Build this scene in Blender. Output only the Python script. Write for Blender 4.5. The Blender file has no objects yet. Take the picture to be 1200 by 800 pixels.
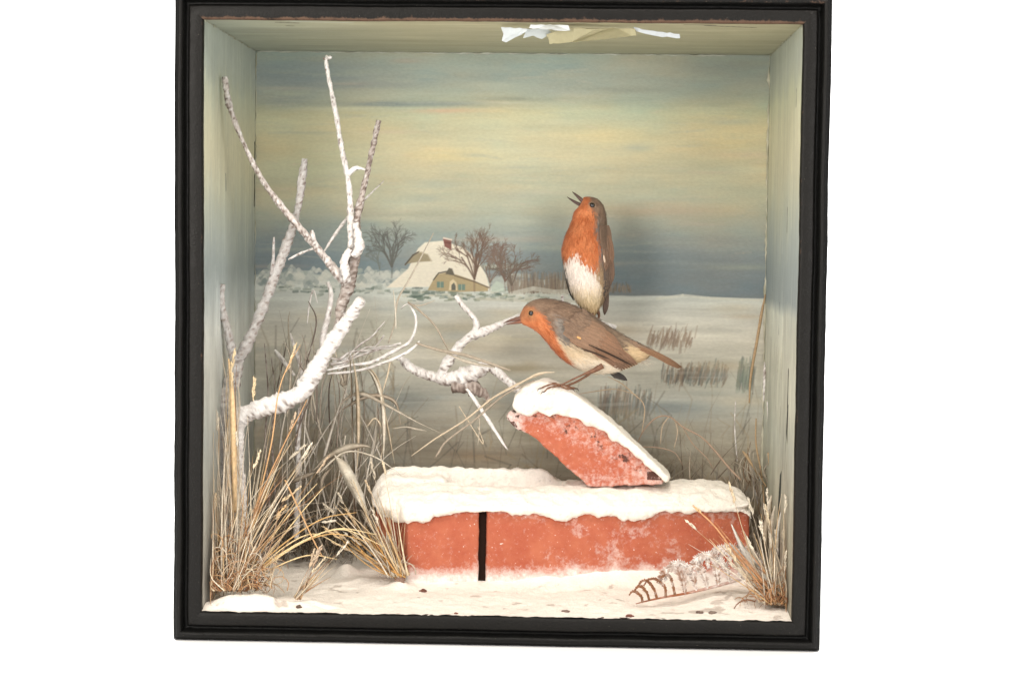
import bpy, bmesh, math, random
import numpy as np
from mathutils import Vector, Matrix, noise as mn, Euler

random.seed(7); np.random.seed(7)
S = 0.00065                      # metres per working unit (case opening is 704 units = 46 cm wide)
ZB = 384.0                       # lifts the case so that it stands on the floor
HW, HH, DEP = 352.0, 351.6, 369.0
CAM = Vector((84.03, -2212.6, 93.89)); F = 2200.0
ROT = Euler((math.pi/2-0.0529, -0.0115, 0.0313), 'XYZ').to_matrix()
ROTI = ROT.transposed()
scene = bpy.context.scene

def P(px, py, y):
    """point of the plane at depth y behind the case opening that the photograph shows at px,py"""
    d = ROT @ Vector(((px-600)/F, -(py-400)/F, -1.0))
    k = (y-CAM.y)/d.y
    return CAM + d*k
def proj(v):
    w = ROTI @ (Vector(v)-CAM)
    return 600+F*w.x/-w.z, 400-F*w.y/-w.z

def lin(c):
    c = c/255.0
    return c/12.92 if c <= .04045 else ((c+.055)/1.055)**2.4
def C(r, g, b, k=1.0):
    return (lin(r)*k, lin(g)*k, lin(b)*k)
def mix(a, b, t):
    t = min(1, max(0, t)); return tuple(a[i]*(1-t)+b[i]*t for i in range(3))
def sstep(a, b, x):
    t = min(1, max(0, (x-a)/(b-a))); return t*t*(3-2*t)
def nz(v, s=1.0, o=0.0):
    return mn.noise(Vector(v)*s+Vector((o, o*1.7, o*.3)))
def fb(v, s=1.0, oct=3, o=0.0):
    a, t, f = 1.0, 0.0, s
    for _ in range(oct):
        t += a*nz(v, f, o); a *= .5; f *= 2.1
    return t

# ------------------------------------------------------------------ materials
def newmat(name):
    m = bpy.data.materials.new(name); m.use_nodes = True
    nt = m.node_tree; b = nt.nodes['Principled BSDF']
    return m, nt, b
def node(nt, typ, **kw):
    n = nt.nodes.new(typ)
    for k, v in kw.items():
        if k in n.inputs: n.inputs[k].default_value = v
        else: setattr(n, k, v)
    return n
def objcoord(nt, scale=(1,1,1)):
    tc = node(nt, 'ShaderNodeTexCoord'); mp = node(nt, 'ShaderNodeMapping')
    mp.inputs['Scale'].default_value = tuple(s/S for s in scale)     # noise scales below are per working unit
    nt.links.new(tc.outputs['Object'], mp.inputs['Vector']); return mp.outputs['Vector']
def add_bump(nt, b, vec, layers, dist=1.0):
    prev = None
    for sc, st, det in layers:
        n = node(nt, 'ShaderNodeTexNoise'); n.inputs['Scale'].default_value = sc; n.inputs['Detail'].default_value = det
        nt.links.new(vec, n.inputs['Vector'])
        bp = node(nt, 'ShaderNodeBump'); bp.inputs['Strength'].default_value = st; bp.inputs['Distance'].default_value = dist*S
        nt.links.new(n.outputs['Fac'], bp.inputs['Height'])
        if prev: nt.links.new(prev.outputs['Normal'], bp.inputs['Normal'])
        prev = bp
    nt.links.new(prev.outputs['Normal'], b.inputs['Normal'])
def attr_mat(name, rough=.8, spec=.3, bump=((.25, .5, 4),), dist=1.0, var=.12, vscale=.15, stretch=(1,1,1), sheen=0, coat=0):
    m, nt, b = newmat(name)
    at = node(nt, 'ShaderNodeAttribute'); at.attribute_name = 'Col'
    vec = objcoord(nt, stretch)
    n = node(nt, 'ShaderNodeTexNoise'); n.inputs['Scale'].default_value = vscale; n.inputs['Detail'].default_value = 5
    nt.links.new(vec, n.inputs['Vector'])
    mr = node(nt, 'ShaderNodeMapRange'); mr.inputs['From Min'].default_value = .3; mr.inputs['From Max'].default_value = .7
    mr.inputs['To Min'].default_value = 1-var; mr.inputs['To Max'].default_value = 1+var
    nt.links.new(n.outputs['Fac'], mr.inputs['Value'])
    vm = node(nt, 'ShaderNodeVectorMath', operation='SCALE')
    nt.links.new(at.outputs['Color'], vm.inputs[0]); nt.links.new(mr.outputs['Result'], vm.inputs['Scale'])
    nt.links.new(vm.outputs['Vector'], b.inputs['Base Color'])
    b.inputs['Roughness'].default_value = rough; b.inputs['Specular IOR Level'].default_value = spec
    if sheen: b.inputs['Sheen Weight'].default_value = sheen; b.inputs['Sheen Roughness'].default_value = .5
    if coat: b.inputs['Coat Weight'].default_value = coat
    if bump: add_bump(nt, b, vec, bump, dist)
    return m
M = {}
M['snow'] = attr_mat('snow', .95, .12, ((.09, .5, 4), (.45, .55, 5), (1.3, .35, 3)), 2.2, .05, .3)
M['paint'] = attr_mat('oil_paint', .62, .25, ((.12, .25, 6), (.6, .3, 3)), .8, .05, .35, (.5, 1, 1.1))
M['sidepaint'] = attr_mat('oil_paint_sides', .62, .25, ((.12, .25, 6), (.6, .25, 3)), .8, .07, .5, (1.6, .9, .22))
M['bark'] = attr_mat('snowy_bark', .92, .15, ((.35, .8, 5), (1.2, .4, 3)), 1.6, .12, .6)
M['straw'] = attr_mat('dry_straw', .75, .25, ((.8, .25, 3),), .4, .16, .25)
M['feather'] = attr_mat('plumage', .85, .12, ((.6, .35, 4),), .5, .10, .5, sheen=.15)
M['horn'] = attr_mat('horn', .45, .4, ((.9, .3, 3),), .3, .08, .8)
M['paper'] = attr_mat('paper', .85, .2, ((.2, .15, 3),), .5, .04, .2)
M['debris'] = attr_mat('debris', .9, .2, ((.4, .8, 4),), 1.0, .25, .5)
m, nt, b = newmat('glass_eye'); b.inputs['Base Color'].default_value = (.008, .005, .004, 1); b.inputs['Roughness'].default_value = .06
b.inputs['Coat Weight'].default_value = .6; M['eye'] = m

def brick_mat():
    m, nt, b = newmat('painted_brick')
    vec = objcoord(nt)
    n1 = node(nt, 'ShaderNodeTexNoise', Scale=.035, Detail=9.0, Roughness=.72); nt.links.new(vec, n1.inputs['Vector'])
    r1 = node(nt, 'ShaderNodeValToRGB'); r1.color_ramp.elements[0].position = .36; r1.color_ramp.elements[1].position = .64
    r1.color_ramp.elements[0].color = (*C(170, 90, 68), 1); r1.color_ramp.elements[1].color = (*C(184, 108, 82), 1)
    nt.links.new(n1.outputs['Fac'], r1.inputs['Fac'])
    at = node(nt, 'ShaderNodeAttribute'); at.attribute_name = 'Col'      # red channel: how frosted, green: how bare and dark
    sp = node(nt, 'ShaderNodeSeparateColor'); nt.links.new(at.outputs['Color'], sp.inputs['Color'])
    n2 = node(nt, 'ShaderNodeTexNoise', Scale=.16, Detail=8.0, Roughness=.72); nt.links.new(vec, n2.inputs['Vector'])
    ad = node(nt, 'ShaderNodeMath', operation='ADD'); nt.links.new(sp.outputs['Red'], ad.inputs[0]); nt.links.new(n2.outputs['Fac'], ad.inputs[1])
    rr = node(nt, 'ShaderNodeMapRange'); rr.inputs['From Min'].default_value = .58; rr.inputs['From Max'].default_value = 1.18
    nt.links.new(ad.outputs[0], rr.inputs['Value'])
    mx = node(nt, 'ShaderNodeMix', data_type='RGBA'); nt.links.new(rr.outputs['Result'], mx.inputs['Factor'])
    nt.links.new(r1.outputs['Color'], mx.inputs[6]); mx.inputs[7].default_value = (.82, .77, .73, 1)
    n3 = node(nt, 'ShaderNodeTexNoise', Scale=.22, Detail=5.0, Roughness=.6); nt.links.new(vec, n3.inputs['Vector'])
    ad3 = node(nt, 'ShaderNodeMath', operation='ADD'); nt.links.new(sp.outputs['Green'], ad3.inputs[0]); nt.links.new(n3.outputs['Fac'], ad3.inputs[1])
    r3 = node(nt, 'ShaderNodeMapRange'); r3.inputs['From Min'].default_value = .98; r3.inputs['From Max'].default_value = 1.12
    nt.links.new(ad3.outputs[0], r3.inputs['Value'])
    mx2 = node(nt, 'ShaderNodeMix', data_type='RGBA'); nt.links.new(r3.outputs['Result'], mx2.inputs['Factor'])
    nt.links.new(mx.outputs[2], mx2.inputs[6]); mx2.inputs[7].default_value = (.10, .045, .035, 1)
    # small white flecks
    n4 = node(nt, 'ShaderNodeTexNoise', Scale=.28, Detail=3.0, Roughness=.7); nt.links.new(vec, n4.inputs['Vector'])
    r4 = node(nt, 'ShaderNodeMapRange'); r4.inputs['From Min'].default_value = .66; r4.inputs['From Max'].default_value = .74
    nt.links.new(n4.outputs['Fac'], r4.inputs['Value'])
    mx3 = node(nt, 'ShaderNodeMix', data_type='RGBA'); nt.links.new(r4.outputs['Result'], mx3.inputs['Factor'])
    nt.links.new(mx2.outputs[2], mx3.inputs[6]); mx3.inputs[7].default_value = (.85, .82, .78, 1)
    nt.links.new(mx3.outputs[2], b.inputs['Base Color'])
    b.inputs['Roughness'].default_value = .9; b.inputs['Specular IOR Level'].default_value = .2
    add_bump(nt, b, vec, ((.1, .5, 5), (.6, .5, 5)), 1.3)
    return m
M['brick'] = brick_mat()

def frame_mat():
    m, nt, b = newmat('black_painted_wood')
    vec = objcoord(nt)
    at = node(nt, 'ShaderNodeAttribute'); at.attribute_name = 'Col'      # red: wear to brown wood; green: grey tint; blue: gloss
    sp = node(nt, 'ShaderNodeSeparateColor'); nt.links.new(at.outputs['Color'], sp.inputs['Color'])
    base = node(nt, 'ShaderNodeMix', data_type='RGBA'); nt.links.new(sp.outputs['Green'], base.inputs['Factor'])
    base.inputs[6].default_value = (.003, .003, .0027, 1); base.inputs[7].default_value = (.0075, .0068, .006, 1)
    n = node(nt, 'ShaderNodeTexNoise', Scale=.12, Detail=8.0, Roughness=.75); nt.links.new(vec, n.inputs['Vector'])
    ad = node(nt, 'ShaderNodeMath', operation='ADD'); nt.links.new(sp.outputs['Red'], ad.inputs[0]); nt.links.new(n.outputs['Fac'], ad.inputs[1])
    r = node(nt, 'ShaderNodeMapRange'); r.inputs['From Min'].default_value = .95; r.inputs['From Max'].default_value = 1.15
    nt.links.new(ad.outputs[0], r.inputs['Value'])
    mx = node(nt, 'ShaderNodeMix', data_type='RGBA'); nt.links.new(r.outputs['Result'], mx.inputs['Factor'])
    nt.links.new(base.outputs[2], mx.inputs[6]); mx.inputs[7].default_value = (.10, .058, .038, 1)
    n4 = node(nt, 'ShaderNodeTexNoise', Scale=.5, Detail=2.0, Roughness=.6); nt.links.new(vec, n4.inputs['Vector'])
    r4 = node(nt, 'ShaderNodeMapRange'); r4.inputs['From Min'].default_value = .77; r4.inputs['From Max'].default_value = .80
    nt.links.new(n4.outputs['Fac'], r4.inputs['Value'])
    mx3 = node(nt, 'ShaderNodeMix', data_type='RGBA'); nt.links.new(r4.outputs['Result'], mx3.inputs['Factor'])
    nt.links.new(mx.outputs[2], mx3.inputs[6]); mx3.inputs[7].default_value = (.3, .27, .22, 1)
    nt.links.new(mx3.outputs[2], b.inputs['Base Color'])
    n2 = node(nt, 'ShaderNodeTexNoise', Scale=.06, Detail=6.0); nt.links.new(vec, n2.inputs['Vector'])
    rg = node(nt, 'ShaderNodeMapRange'); rg.inputs['To Min'].default_value = .3; rg.inputs['To Max'].default_value = .6
    nt.links.new(n2.outputs['Fac'], rg.inputs['Value']); nt.links.new(rg.outputs['Result'], b.inputs['Roughness'])
    b.inputs['Specular IOR Level'].default_value = .17
    add_bump(nt, b, vec, ((.05, .45, 5), (.4, .35, 5)), 1.6)
    return m
M['frame'] = frame_mat()
m, nt, b = newmat('white_paper_backdrop'); b.inputs['Base Color'].default_value = (.93, .93, .93, 1); b.inputs['Roughness'].default_value = .95
b.inputs['Specular IOR Level'].default_value = .1
vec = objcoord(nt); add_bump(nt, b, vec, ((.05, .04, 3),), .5); M['backdrop'] = m
m, nt, b = newmat('dark_mortar'); b.inputs['Base Color'].default_value = (.022, .013, .010, 1); b.inputs['Roughness'].default_value = 1
b.inputs['Specular IOR Level'].default_value = 0
vec = objcoord(nt); add_bump(nt, b, vec, ((.3, .6, 3),), 1); M['mortar'] = m

# ------------------------------------------------------------------ object helpers
OFF = {}
def W(v): return Vector((v[0]*S, v[1]*S, (v[2]+ZB)*S))
def link(o): scene.collection.objects.link(o)
def tag(o, label=None, cat=None, group=None, kind=None):
    if label: o['label'] = label
    if cat: o['category'] = cat
    if group: o['group'] = group
    if kind: o['kind'] = kind
    return o
def thing(name, at, label, cat, group=None):
    o = bpy.data.objects.new(name, None); o.empty_display_size = .01; link(o)
    o.location = W(at); OFF[o.name] = Vector(at); tag(o, label, cat, group); return o
class MB:
    def __init__(s): s.v = []; s.f = []; s.c = []
    def vert(s, v, c=(1,1,1)): s.v.append(tuple(v)); s.c.append(c); return len(s.v)-1
    def face(s, *a): s.f.append(tuple(a))
    def build(s, name, mat, parent=None, at=None, smooth=True):
        if parent is not None: o0 = OFF[parent.name]
        else: o0 = Vector(at) if at is not None else Vector((0,0,0))
        me = bpy.data.meshes.new(name)
        me.from_pydata([((v[0]-o0[0])*S, (v[1]-o0[1])*S, (v[2]-o0[2])*S) for v in s.v], [], s.f)
        col = me.color_attributes.new('Col', 'FLOAT_COLOR', 'POINT')
        a = np.ones((len(s.v), 4), dtype=np.float32); a[:, :3] = np.array(s.c, dtype=np.float32)
        col.data.foreach_set('color', a.ravel())
        if smooth: me.polygons.foreach_set('use_smooth', [True]*len(me.polygons))
        me.materials.append(mat); me.update()
        o = bpy.data.objects.new(name, me); link(o)
        if parent is not None: o.parent = parent
        else: o.location = W(o0)
        OFF[o.name] = o0.copy(); return o

def cat_rom(pts, step=3.0):
    """smooth curve through points (any dimension tuples)"""
    pts = [np.array(p, float) for p in pts]
    if len(pts) == 2: pts = [pts[0], (pts[0]+pts[1])/2, pts[1]]
    ext = [2*pts[0]-pts[1]]+pts+[2*pts[-1]-pts[-2]]
    out = []
    for i in range(1, len(ext)-2):
        p0, p1, p2, p3 = ext[i-1:i+3]
        n = max(2, int(np.linalg.norm((p2-p1)[:3])/step))
        for k in range(n):
            t = k/n
            out.append(.5*((2*p1)+(-p0+p2)*t+(2*p0-5*p1+4*p2-p3)*t*t+(-p0+3*p1-3*p2+p3)*t**3))
    out.append(pts[-1]); return out
def pathP(pts, step=3.0):
    """pts: (px,py,depth,radius) -> list of (Vector,radius)"""
    q = [(*P(a, b_, c_), r) for a, b_, c_, r in pts]
    return [(Vector(p[:3]), max(.05, p[3])) for p in cat_rom(q, step)]
def frames(path):
    T = []
    for i in range(len(path)):
        a = path[max(0, i-1)][0]; b_ = path[min(len(path)-1, i+1)][0]
        t = (b_-a); T.append(t.normalized() if t.length > 1e-6 else Vector((0,0,1)))
    n = T[0].orthogonal().normalized(); out = []
    for t in T:
        n = (n-t*n.dot(t)); n = n.normalized() if n.length > 1e-6 else t.orthogonal().normalized()
        out.append((t, n, t.cross(n)))
    return out
def tube(mb, path, col, n=8, rough=0.0, rs=.2, cap=True):
    fr = frames(path); rings = []
    for i, ((p, r), (t, u, w)) in enumerate(zip(path, fr)):
        ring = []
        for k in range(n):
            a = 2*math.pi*k/n
            d = u*math.cos(a)+w*math.sin(a)
            rr = r*(1+rough*fb(p+d*r, rs, 3)) if rough else r
            c = col(p+d*r, d, i/(len(path)-1)) if callable(col) else col
            ring.append(mb.vert(p+d*rr, c))
        rings.append(ring)
    for A, B in zip(rings, rings[1:]):
        for k in range(n): mb.face(A[k], A[(k+1) % n], B[(k+1) % n], B[k])
    if cap:
        mb.face(*rings[0][::-1]); mb.face(*rings[-1])
def ribbon(mb, path, wfun, col, tw=None, thick=.35, fold=.25):
    """a dry leaf blade: a folded strip with a little thickness"""
    fr = frames(path); rows = []
    L = len(path)-1
    for i, ((p, r), (t, u, w)) in enumerate(zip(path, fr)):
        a = (tw or 0)+.6*math.sin(i/L*3.0)
        s = (u*math.cos(a)+w*math.sin(a)); nn = t.cross(s)
        wd = wfun(i/L)*r
        c = col(p, s, i/L) if callable(col) else col
        rows.append([mb.vert(p-s*wd, c), mb.vert(p+nn*fold*wd+nn*thick, c), mb.vert(p+s*wd, c), mb.vert(p+nn*(fold*wd-thick), c)])
    for A, B in zip(rows, rows[1:]):
        for k in range(4): mb.face(A[k], A[(k+1) % 4], B[(k+1) % 4], B[k])
    mb.face(*rows[0][::-1]); mb.face(*rows[-1])

def remeshed(mb, name, mat, parent, at, voxel, smooth_it, amp, ns, colf, amp2=0, ns2=1):
    """fuse the pieces in mb into one rounded lump, roughen it and colour it"""
    o = mb.build(name, mat, None, (0,0,0))
    me0 = o.data
    md = o.modifiers.new('r', 'REMESH'); md.mode = 'VOXEL'; md.voxel_size = voxel*S; md.use_smooth_shade = True
    if smooth_it:
        sm = o.modifiers.new('s', 'SMOOTH'); sm.iterations = smooth_it; sm.factor = .5
    dg = bpy.context.evaluated_depsgraph_get(); dg.update()
    ev = o.evaluated_get(dg); me = ev.to_mesh()
    n = len(me.vertices); co = np.empty(n*3, np.float32); me.vertices.foreach_get('co', co); co = co.reshape(-1, 3)/S
    no = np.empty(n*3, np.float32); me.vertices.foreach_get('normal', no); no = no.reshape(-1, 3)
    faces = [tuple(p.vertices) for p in me.polygons]
    ev.to_mesh_clear()
    out = MB(); 
    for i in range(n):
        v = Vector(co[i]); nn = Vector(no[i])
        d = amp*fb(v, ns, 3)+(amp2*fb(v, ns2, 2, 9) if amp2 else 0)
        v2 = v+nn*d
        out.v.append(tuple(v2)); out.c.append(colf(v2, nn))
    out.f = faces
    bpy.data.objects.remove(o); bpy.data.meshes.remove(me0); OFF.pop(name, None)
    return out.build(name, mat, parent, at)
def prism(mb, front, back):
    """closed solid between two matching polygons (lists of Vectors)"""
    a = [mb.vert(v) for v in front]; b_ = [mb.vert(v) for v in back]; n = len(a)
    mb.face(*a); mb.face(*b_[::-1])
    for k in range(n): mb.face(a[(k+1) % n], a[k], b_[k], b_[(k+1) % n])
def ell(mb, c, r, n=10):
    rows = []
    top = mb.vert((c[0], c[1], c[2]+r[2])); bot = mb.vert((c[0], c[1], c[2]-r[2]))
    for i in range(1, n):
        th = math.pi*i/n
        rows.append([mb.vert((c[0]+r[0]*math.sin(th)*math.cos(2*math.pi*k/(n*2)), c[1]+r[1]*math.sin(th)*math.sin(2*math.pi*k/(n*2)), c[2]+r[2]*math.cos(th))) for k in range(n*2)])
    m_ = n*2
    for k in range(m_):
        mb.face(top, rows[0][k], rows[0][(k+1) % m_]); mb.face(bot, rows[-1][(k+1) % m_], rows[-1][k])
    for A, B in zip(rows, rows[1:]):
        for k in range(m_): mb.face(A[k], B[k], B[(k+1) % m_], A[(k+1) % m_])
SNOW = (.86, .80, .725)
def snowcol(v, n):
    k = 1+.06*fb(v, .12, 3, 3); g = max(0, nz(v, .5, 8)-.42)*.8
    return tuple(c*k*(1-g) for c in SNOW)

# ------------------------------------------------------------------ backdrop (white studio paper sweep)
mb = MB()
prof = [(-1900, -384.6)]+[(300*k-1600, -384.6) for k in range(11)]
prof += [(1400+900*math.sin(a), -384.6+900*(1-math.cos(a))) for a in np.linspace(.1, math.pi/2, 14)]+[(2300, 1200), (2300, 2600)]
xs = [-3000+600*i for i in range(11)]
ids = [[mb.vert((x, y, z)) for x in xs] for y, z in prof]
for A, B in zip(ids, ids[1:]):
    for k in range(len(xs)-1): mb.face(A[k], A[k+1], B[k+1], B[k])
tag(mb.build('backdrop', M['backdrop'], None, (0, 0, -384.6)), kind='structure')

# ------------------------------------------------------------------ the case
case = thing('display_case', (0, 180, -384), 'black framed glass-fronted style wooden display case with painted winter landscape lining', 'display case')
case['label'] = 'square black framed wooden display case lined with a painted winter landscape'
def boxmb(x0, x1, y0, y1, z0, z1, c=(0, .3, 0)):
    mb = MB(); bm_v = [mb.vert((x, y, z), c) for x in (x0, x1) for y in (y0, y1) for z in (z0, z1)]
    for f in ((0,1,3,2), (4,6,7,5), (0,4,5,1), (2,3,7,6), (0,2,6,4), (1,5,7,3)): mb.face(*[bm_v[i] for i in f])
    return mb
T = 16
for nm, a in (('side_board', (-HW-T, -HW-1, 3, DEP+T, -HH-T, HH+T)), ('side_board', (HW+1, HW+T, 3, DEP+T, -HH-T, HH+T)),
              ('top_board', (-HW-.5, HW+.5, 3, DEP+T, HH+1, HH+T-.5)), ('bottom_board', (-HW-.5, HW+.5, 3, DEP+T, -HH-T+.5, -HH-8)),
              ('back_board', (-HW-.5, HW+.5, DEP+1.5, DEP+T-.5, -HH-8, HH+1))):
    boxmb(*a).build(nm, M['frame'], case, smooth=False)
# moulding: profile (outward distance, depth), mitred
PRF = [(-.8, 6, .25, 1), (-.8, -3, .22, 1), (.5, -4.5, .28, 1), (3, -5, .0, 1), (13, -7, -.2, 1), (15, -6, -.1, .6), (15.6, -1, -.3, 0), (19, -.5, -.3, 0), (20, -4, -.3, 0), (21.2, -10, -.1, .1),
       (22.5, -12.5, .08, .4), (24.5, -13.5, .05, .8), (27, -12.5, -.1, .4), (29.3, -9, -.2, .2), (31, -8.6, -.1, .7), (31.8, -6, 0, .8), (32, 14, 0, .5), (17, 16, 0, 0)]
def rail(p0, p1, out, label=None):
    """p0,p1 corners (x,z) of the opening, out = outward (x,z)"""
    mb = MB(); p0 = Vector(p0); p1 = Vector(p1); out = Vector(out); al = (p1-p0).normalized(); N = 70; rows = []
    for i in range(N+1):
        t = i/N; row = []
        for r, y, wr, g in PRF:
            e = al*(r*(2*t-1))          # mitre
            q = p0.lerp(p1, t)+out*r+e
            j = .5*math.sin(math.pi*t)**.3
            v = Vector((q.x, y, q.y))
            ed = j*(nz(v, .012, 5)*2.2+nz(v, .06, 2)*.9+nz(v, .25, 3)*.3)
            v += Vector((out.x, 0, out.y))*ed+Vector((0, j*nz(v, .05, 8)*.8, 0))
            wear = wr+.12*nz(v, .012, 4)
            if out.y > .5 and r > 20: wear += .22
            if out.y > .5 and -1 < r < 4: wear += .30
            if abs(t-.5) > .485 and r > 20: wear += .1
            if out.y < -.5: wear -= .22*(r < 14)
            row.append(mb.vert(v, (max(0, wear+.1), g, 0)))
        rows.append(row)
    n = len(PRF)
    for A, B in zip(rows, rows[1:]):
        for k in range(n-1): mb.face(A[k], A[k+1], B[k+1], B[k])
    return mb.build('frame_rail', M['frame'], case)
rail((-HW, HH), (HW, HH), (0, 1)); rail((HW, HH), (HW, -HH), (1, 0)); rail((HW, -HH), (-HW, -HH), (0, -1)); rail((-HW, -HH), (-HW, HH), (-1, 0))

# ------------------------------------------------------------------ the painted lining
KP = 1.12      # photo value -> paint albedo
def npnoise(x, y, seed, freq):
    """smooth value noise, vectorised"""
    rs = np.random.RandomState(seed); g = rs.rand(64, 64)
    u = x*freq[0]; v = y*freq[1]
    iu = np.floor(u).astype(int); iv = np.floor(v).astype(int); fu = u-iu; fv = v-iv
    fu = fu*fu*(3-2*fu); fv = fv*fv*(3-2*fv)
    a = g[iu % 64, iv % 64]; b_ = g[(iu+1) % 64, iv % 64]; c_ = g[iu % 64, (iv+1) % 64]; d_ = g[(iu+1) % 64, (iv+1) % 64]
    return (a*(1-fu)+b_*fu)*(1-fv)+(c_*(1-fu)+d_*fu)*fv
def fbm(x, y, seed, freq, o=4):
    t = 0; a = 1; s = 0
    for k in range(o):
        t = t+a*npnoise(x, y, seed+k, (freq[0]*2**k, freq[1]*2**k)); s += a; a *= .55
    return t/s
SKY = [(20, (140, 142, 124)), (60, (152, 156, 140)), (78, (150, 156, 144)), (98, (152, 157, 145)), (116, (158, 162, 144)), (132, (176, 177, 148)),
       (155, (184, 180, 150)), (185, (187, 181, 151)), (210, (182, 177, 150)), (235, (174, 174, 152)), (258, (158, 163, 150)), (285, (144, 152, 148)),
       (315, (126, 136, 138)), (345, (118, 128, 132))]
FIELD = [(345, (186, 190, 184)), (370, (184, 183, 174)), (400, (184, 180, 168)), (440, (178, 176, 164)), (470, (165, 166, 158)), (500, (156, 152, 140)), (540, (144, 136, 120)),
         (580, (132, 122, 108)), (620, (120, 110, 96)), (700, (110, 100, 88))]
def grad(tab, y):
    ys = [a for a, _ in tab]
    return np.stack([np.interp(y, ys, [c_[k] for _, c_ in tab]) for k in range(3)], -1)
class Canvas:
    """paint colours per vertex, drawn in photo coordinates"""
    def __init__(s, X, Y): s.X = X; s.Y = Y; s.c = np.zeros(X.shape+(3,))
    def lay(s, mask, col):
        m_ = np.clip(mask, 0, 1)[..., None]; s.c = s.c*(1-m_)+np.array(col, float)*m_
    def win(s, x0, x1, y0, y1):
        m_ = (s.X > x0) & (s.X < x1) & (s.Y > y0) & (s.Y < y1)
        return np.nonzero(m_)
    def stroke(s, pts, w, col, a=1.0):
        for (x0, y0), (x1, y1) in zip(pts, pts[1:]):
            i = s.win(min(x0, x1)-w-1.5, max(x0, x1)+w+1.5, min(y0, y1)-w-1.5, max(y0, y1)+w+1.5)
            if not len(i[0]): continue
            X = s.X[i]; Y = s.Y[i]; dx, dy = x1-x0, y1-y0; L = dx*dx+dy*dy+1e-6
            t = np.clip(((X-x0)*dx+(Y-y0)*dy)/L, 0, 1)
            d = np.hypot(X-x0-t*dx, Y-y0-t*dy)
            m_ = (np.clip((w-d)/.8+.5, 0, 1)*a)[:, None]
            s.c[i] = s.c[i]*(1-m_)+np.array(col, float)*m_
    def poly(s, pts, col, soft=1.0, a=1.0):
        xs_ = [p[0] for p in pts]; ys_ = [p[1] for p in pts]
        i = s.win(min(xs_)-3, max(xs_)+3, min(ys_)-3, max(ys_)+3)
        if not len(i[0]): return
        X = s.X[i]; Y = s.Y[i]; ins = np.zeros(X.shape, bool); dm = np.full(X.shape, 1e9)
        for (x0, y0), (x1, y1) in zip(pts, pts[1:]+pts[:1]):
            cr = ((y0 > Y) != (y1 > Y)) & (X < (x1-x0)*(Y-y0)/((y1-y0) or 1e-9)+x0); ins ^= cr
            dx, dy = x1-x0, y1-y0; t = np.clip(((X-x0)*dx+(Y-y0)*dy)/(dx*dx+dy*dy+1e-9), 0, 1)
            dm = np.minimum(dm, np.hypot(X-x0-t*dx, Y-y0-t*dy))
        sd = np.where(ins, dm, -dm); m_ = (np.clip(sd/soft+.5, 0, 1)*a)[:, None]
        s.c[i] = s.c[i]*(1-m_)+np.array(col, float)*m_
    def blob(s, cx, cy, rx, ry, col, a):
        d = ((s.X-cx)/rx)**2+((s.Y-cy)/ry)**2
        s.lay(np.exp(-d*1.6)*a*(.55+.9*fbm(s.X, s.Y, 77, (.02, .12), 3)), col)
def tree(cv, x, y, h, spread, col, seed, n=5, w=1.3):
    rs = random.Random(seed)
    def br(x0, y0, a, L, w, d):
        x1 = x0+math.sin(a)*L*.5+rs.uniform(-.8, .8); y1 = y0-math.cos(a)*L*.5
        x2 = x0+math.sin(a)*L; y2 = y0-math.cos(a)*L
        cv.stroke([(x0, y0), (x1, y1), (x2, y2)], w*.8, col, .8 if d > 2 else (.55 if d > 1 else .36))
        if d > 0:
            for k in range(rs.choice((2, 3, 3))):
                f = rs.uniform(.45, 1)
                br(x0+(x2-x0)*f, y0+(y2-y0)*f, a+rs.uniform(-.75, .75)*spread, L*rs.uniform(.5, .75), max(.3, w*.62), d-1)
    br(x, y, rs.uniform(-.1, .1), h*.42, w, 1)
    for k in range(n): br(x, y-h*.2, rs.uniform(-.6, .6)*spread, h*.42, w*.8, 4)
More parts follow.
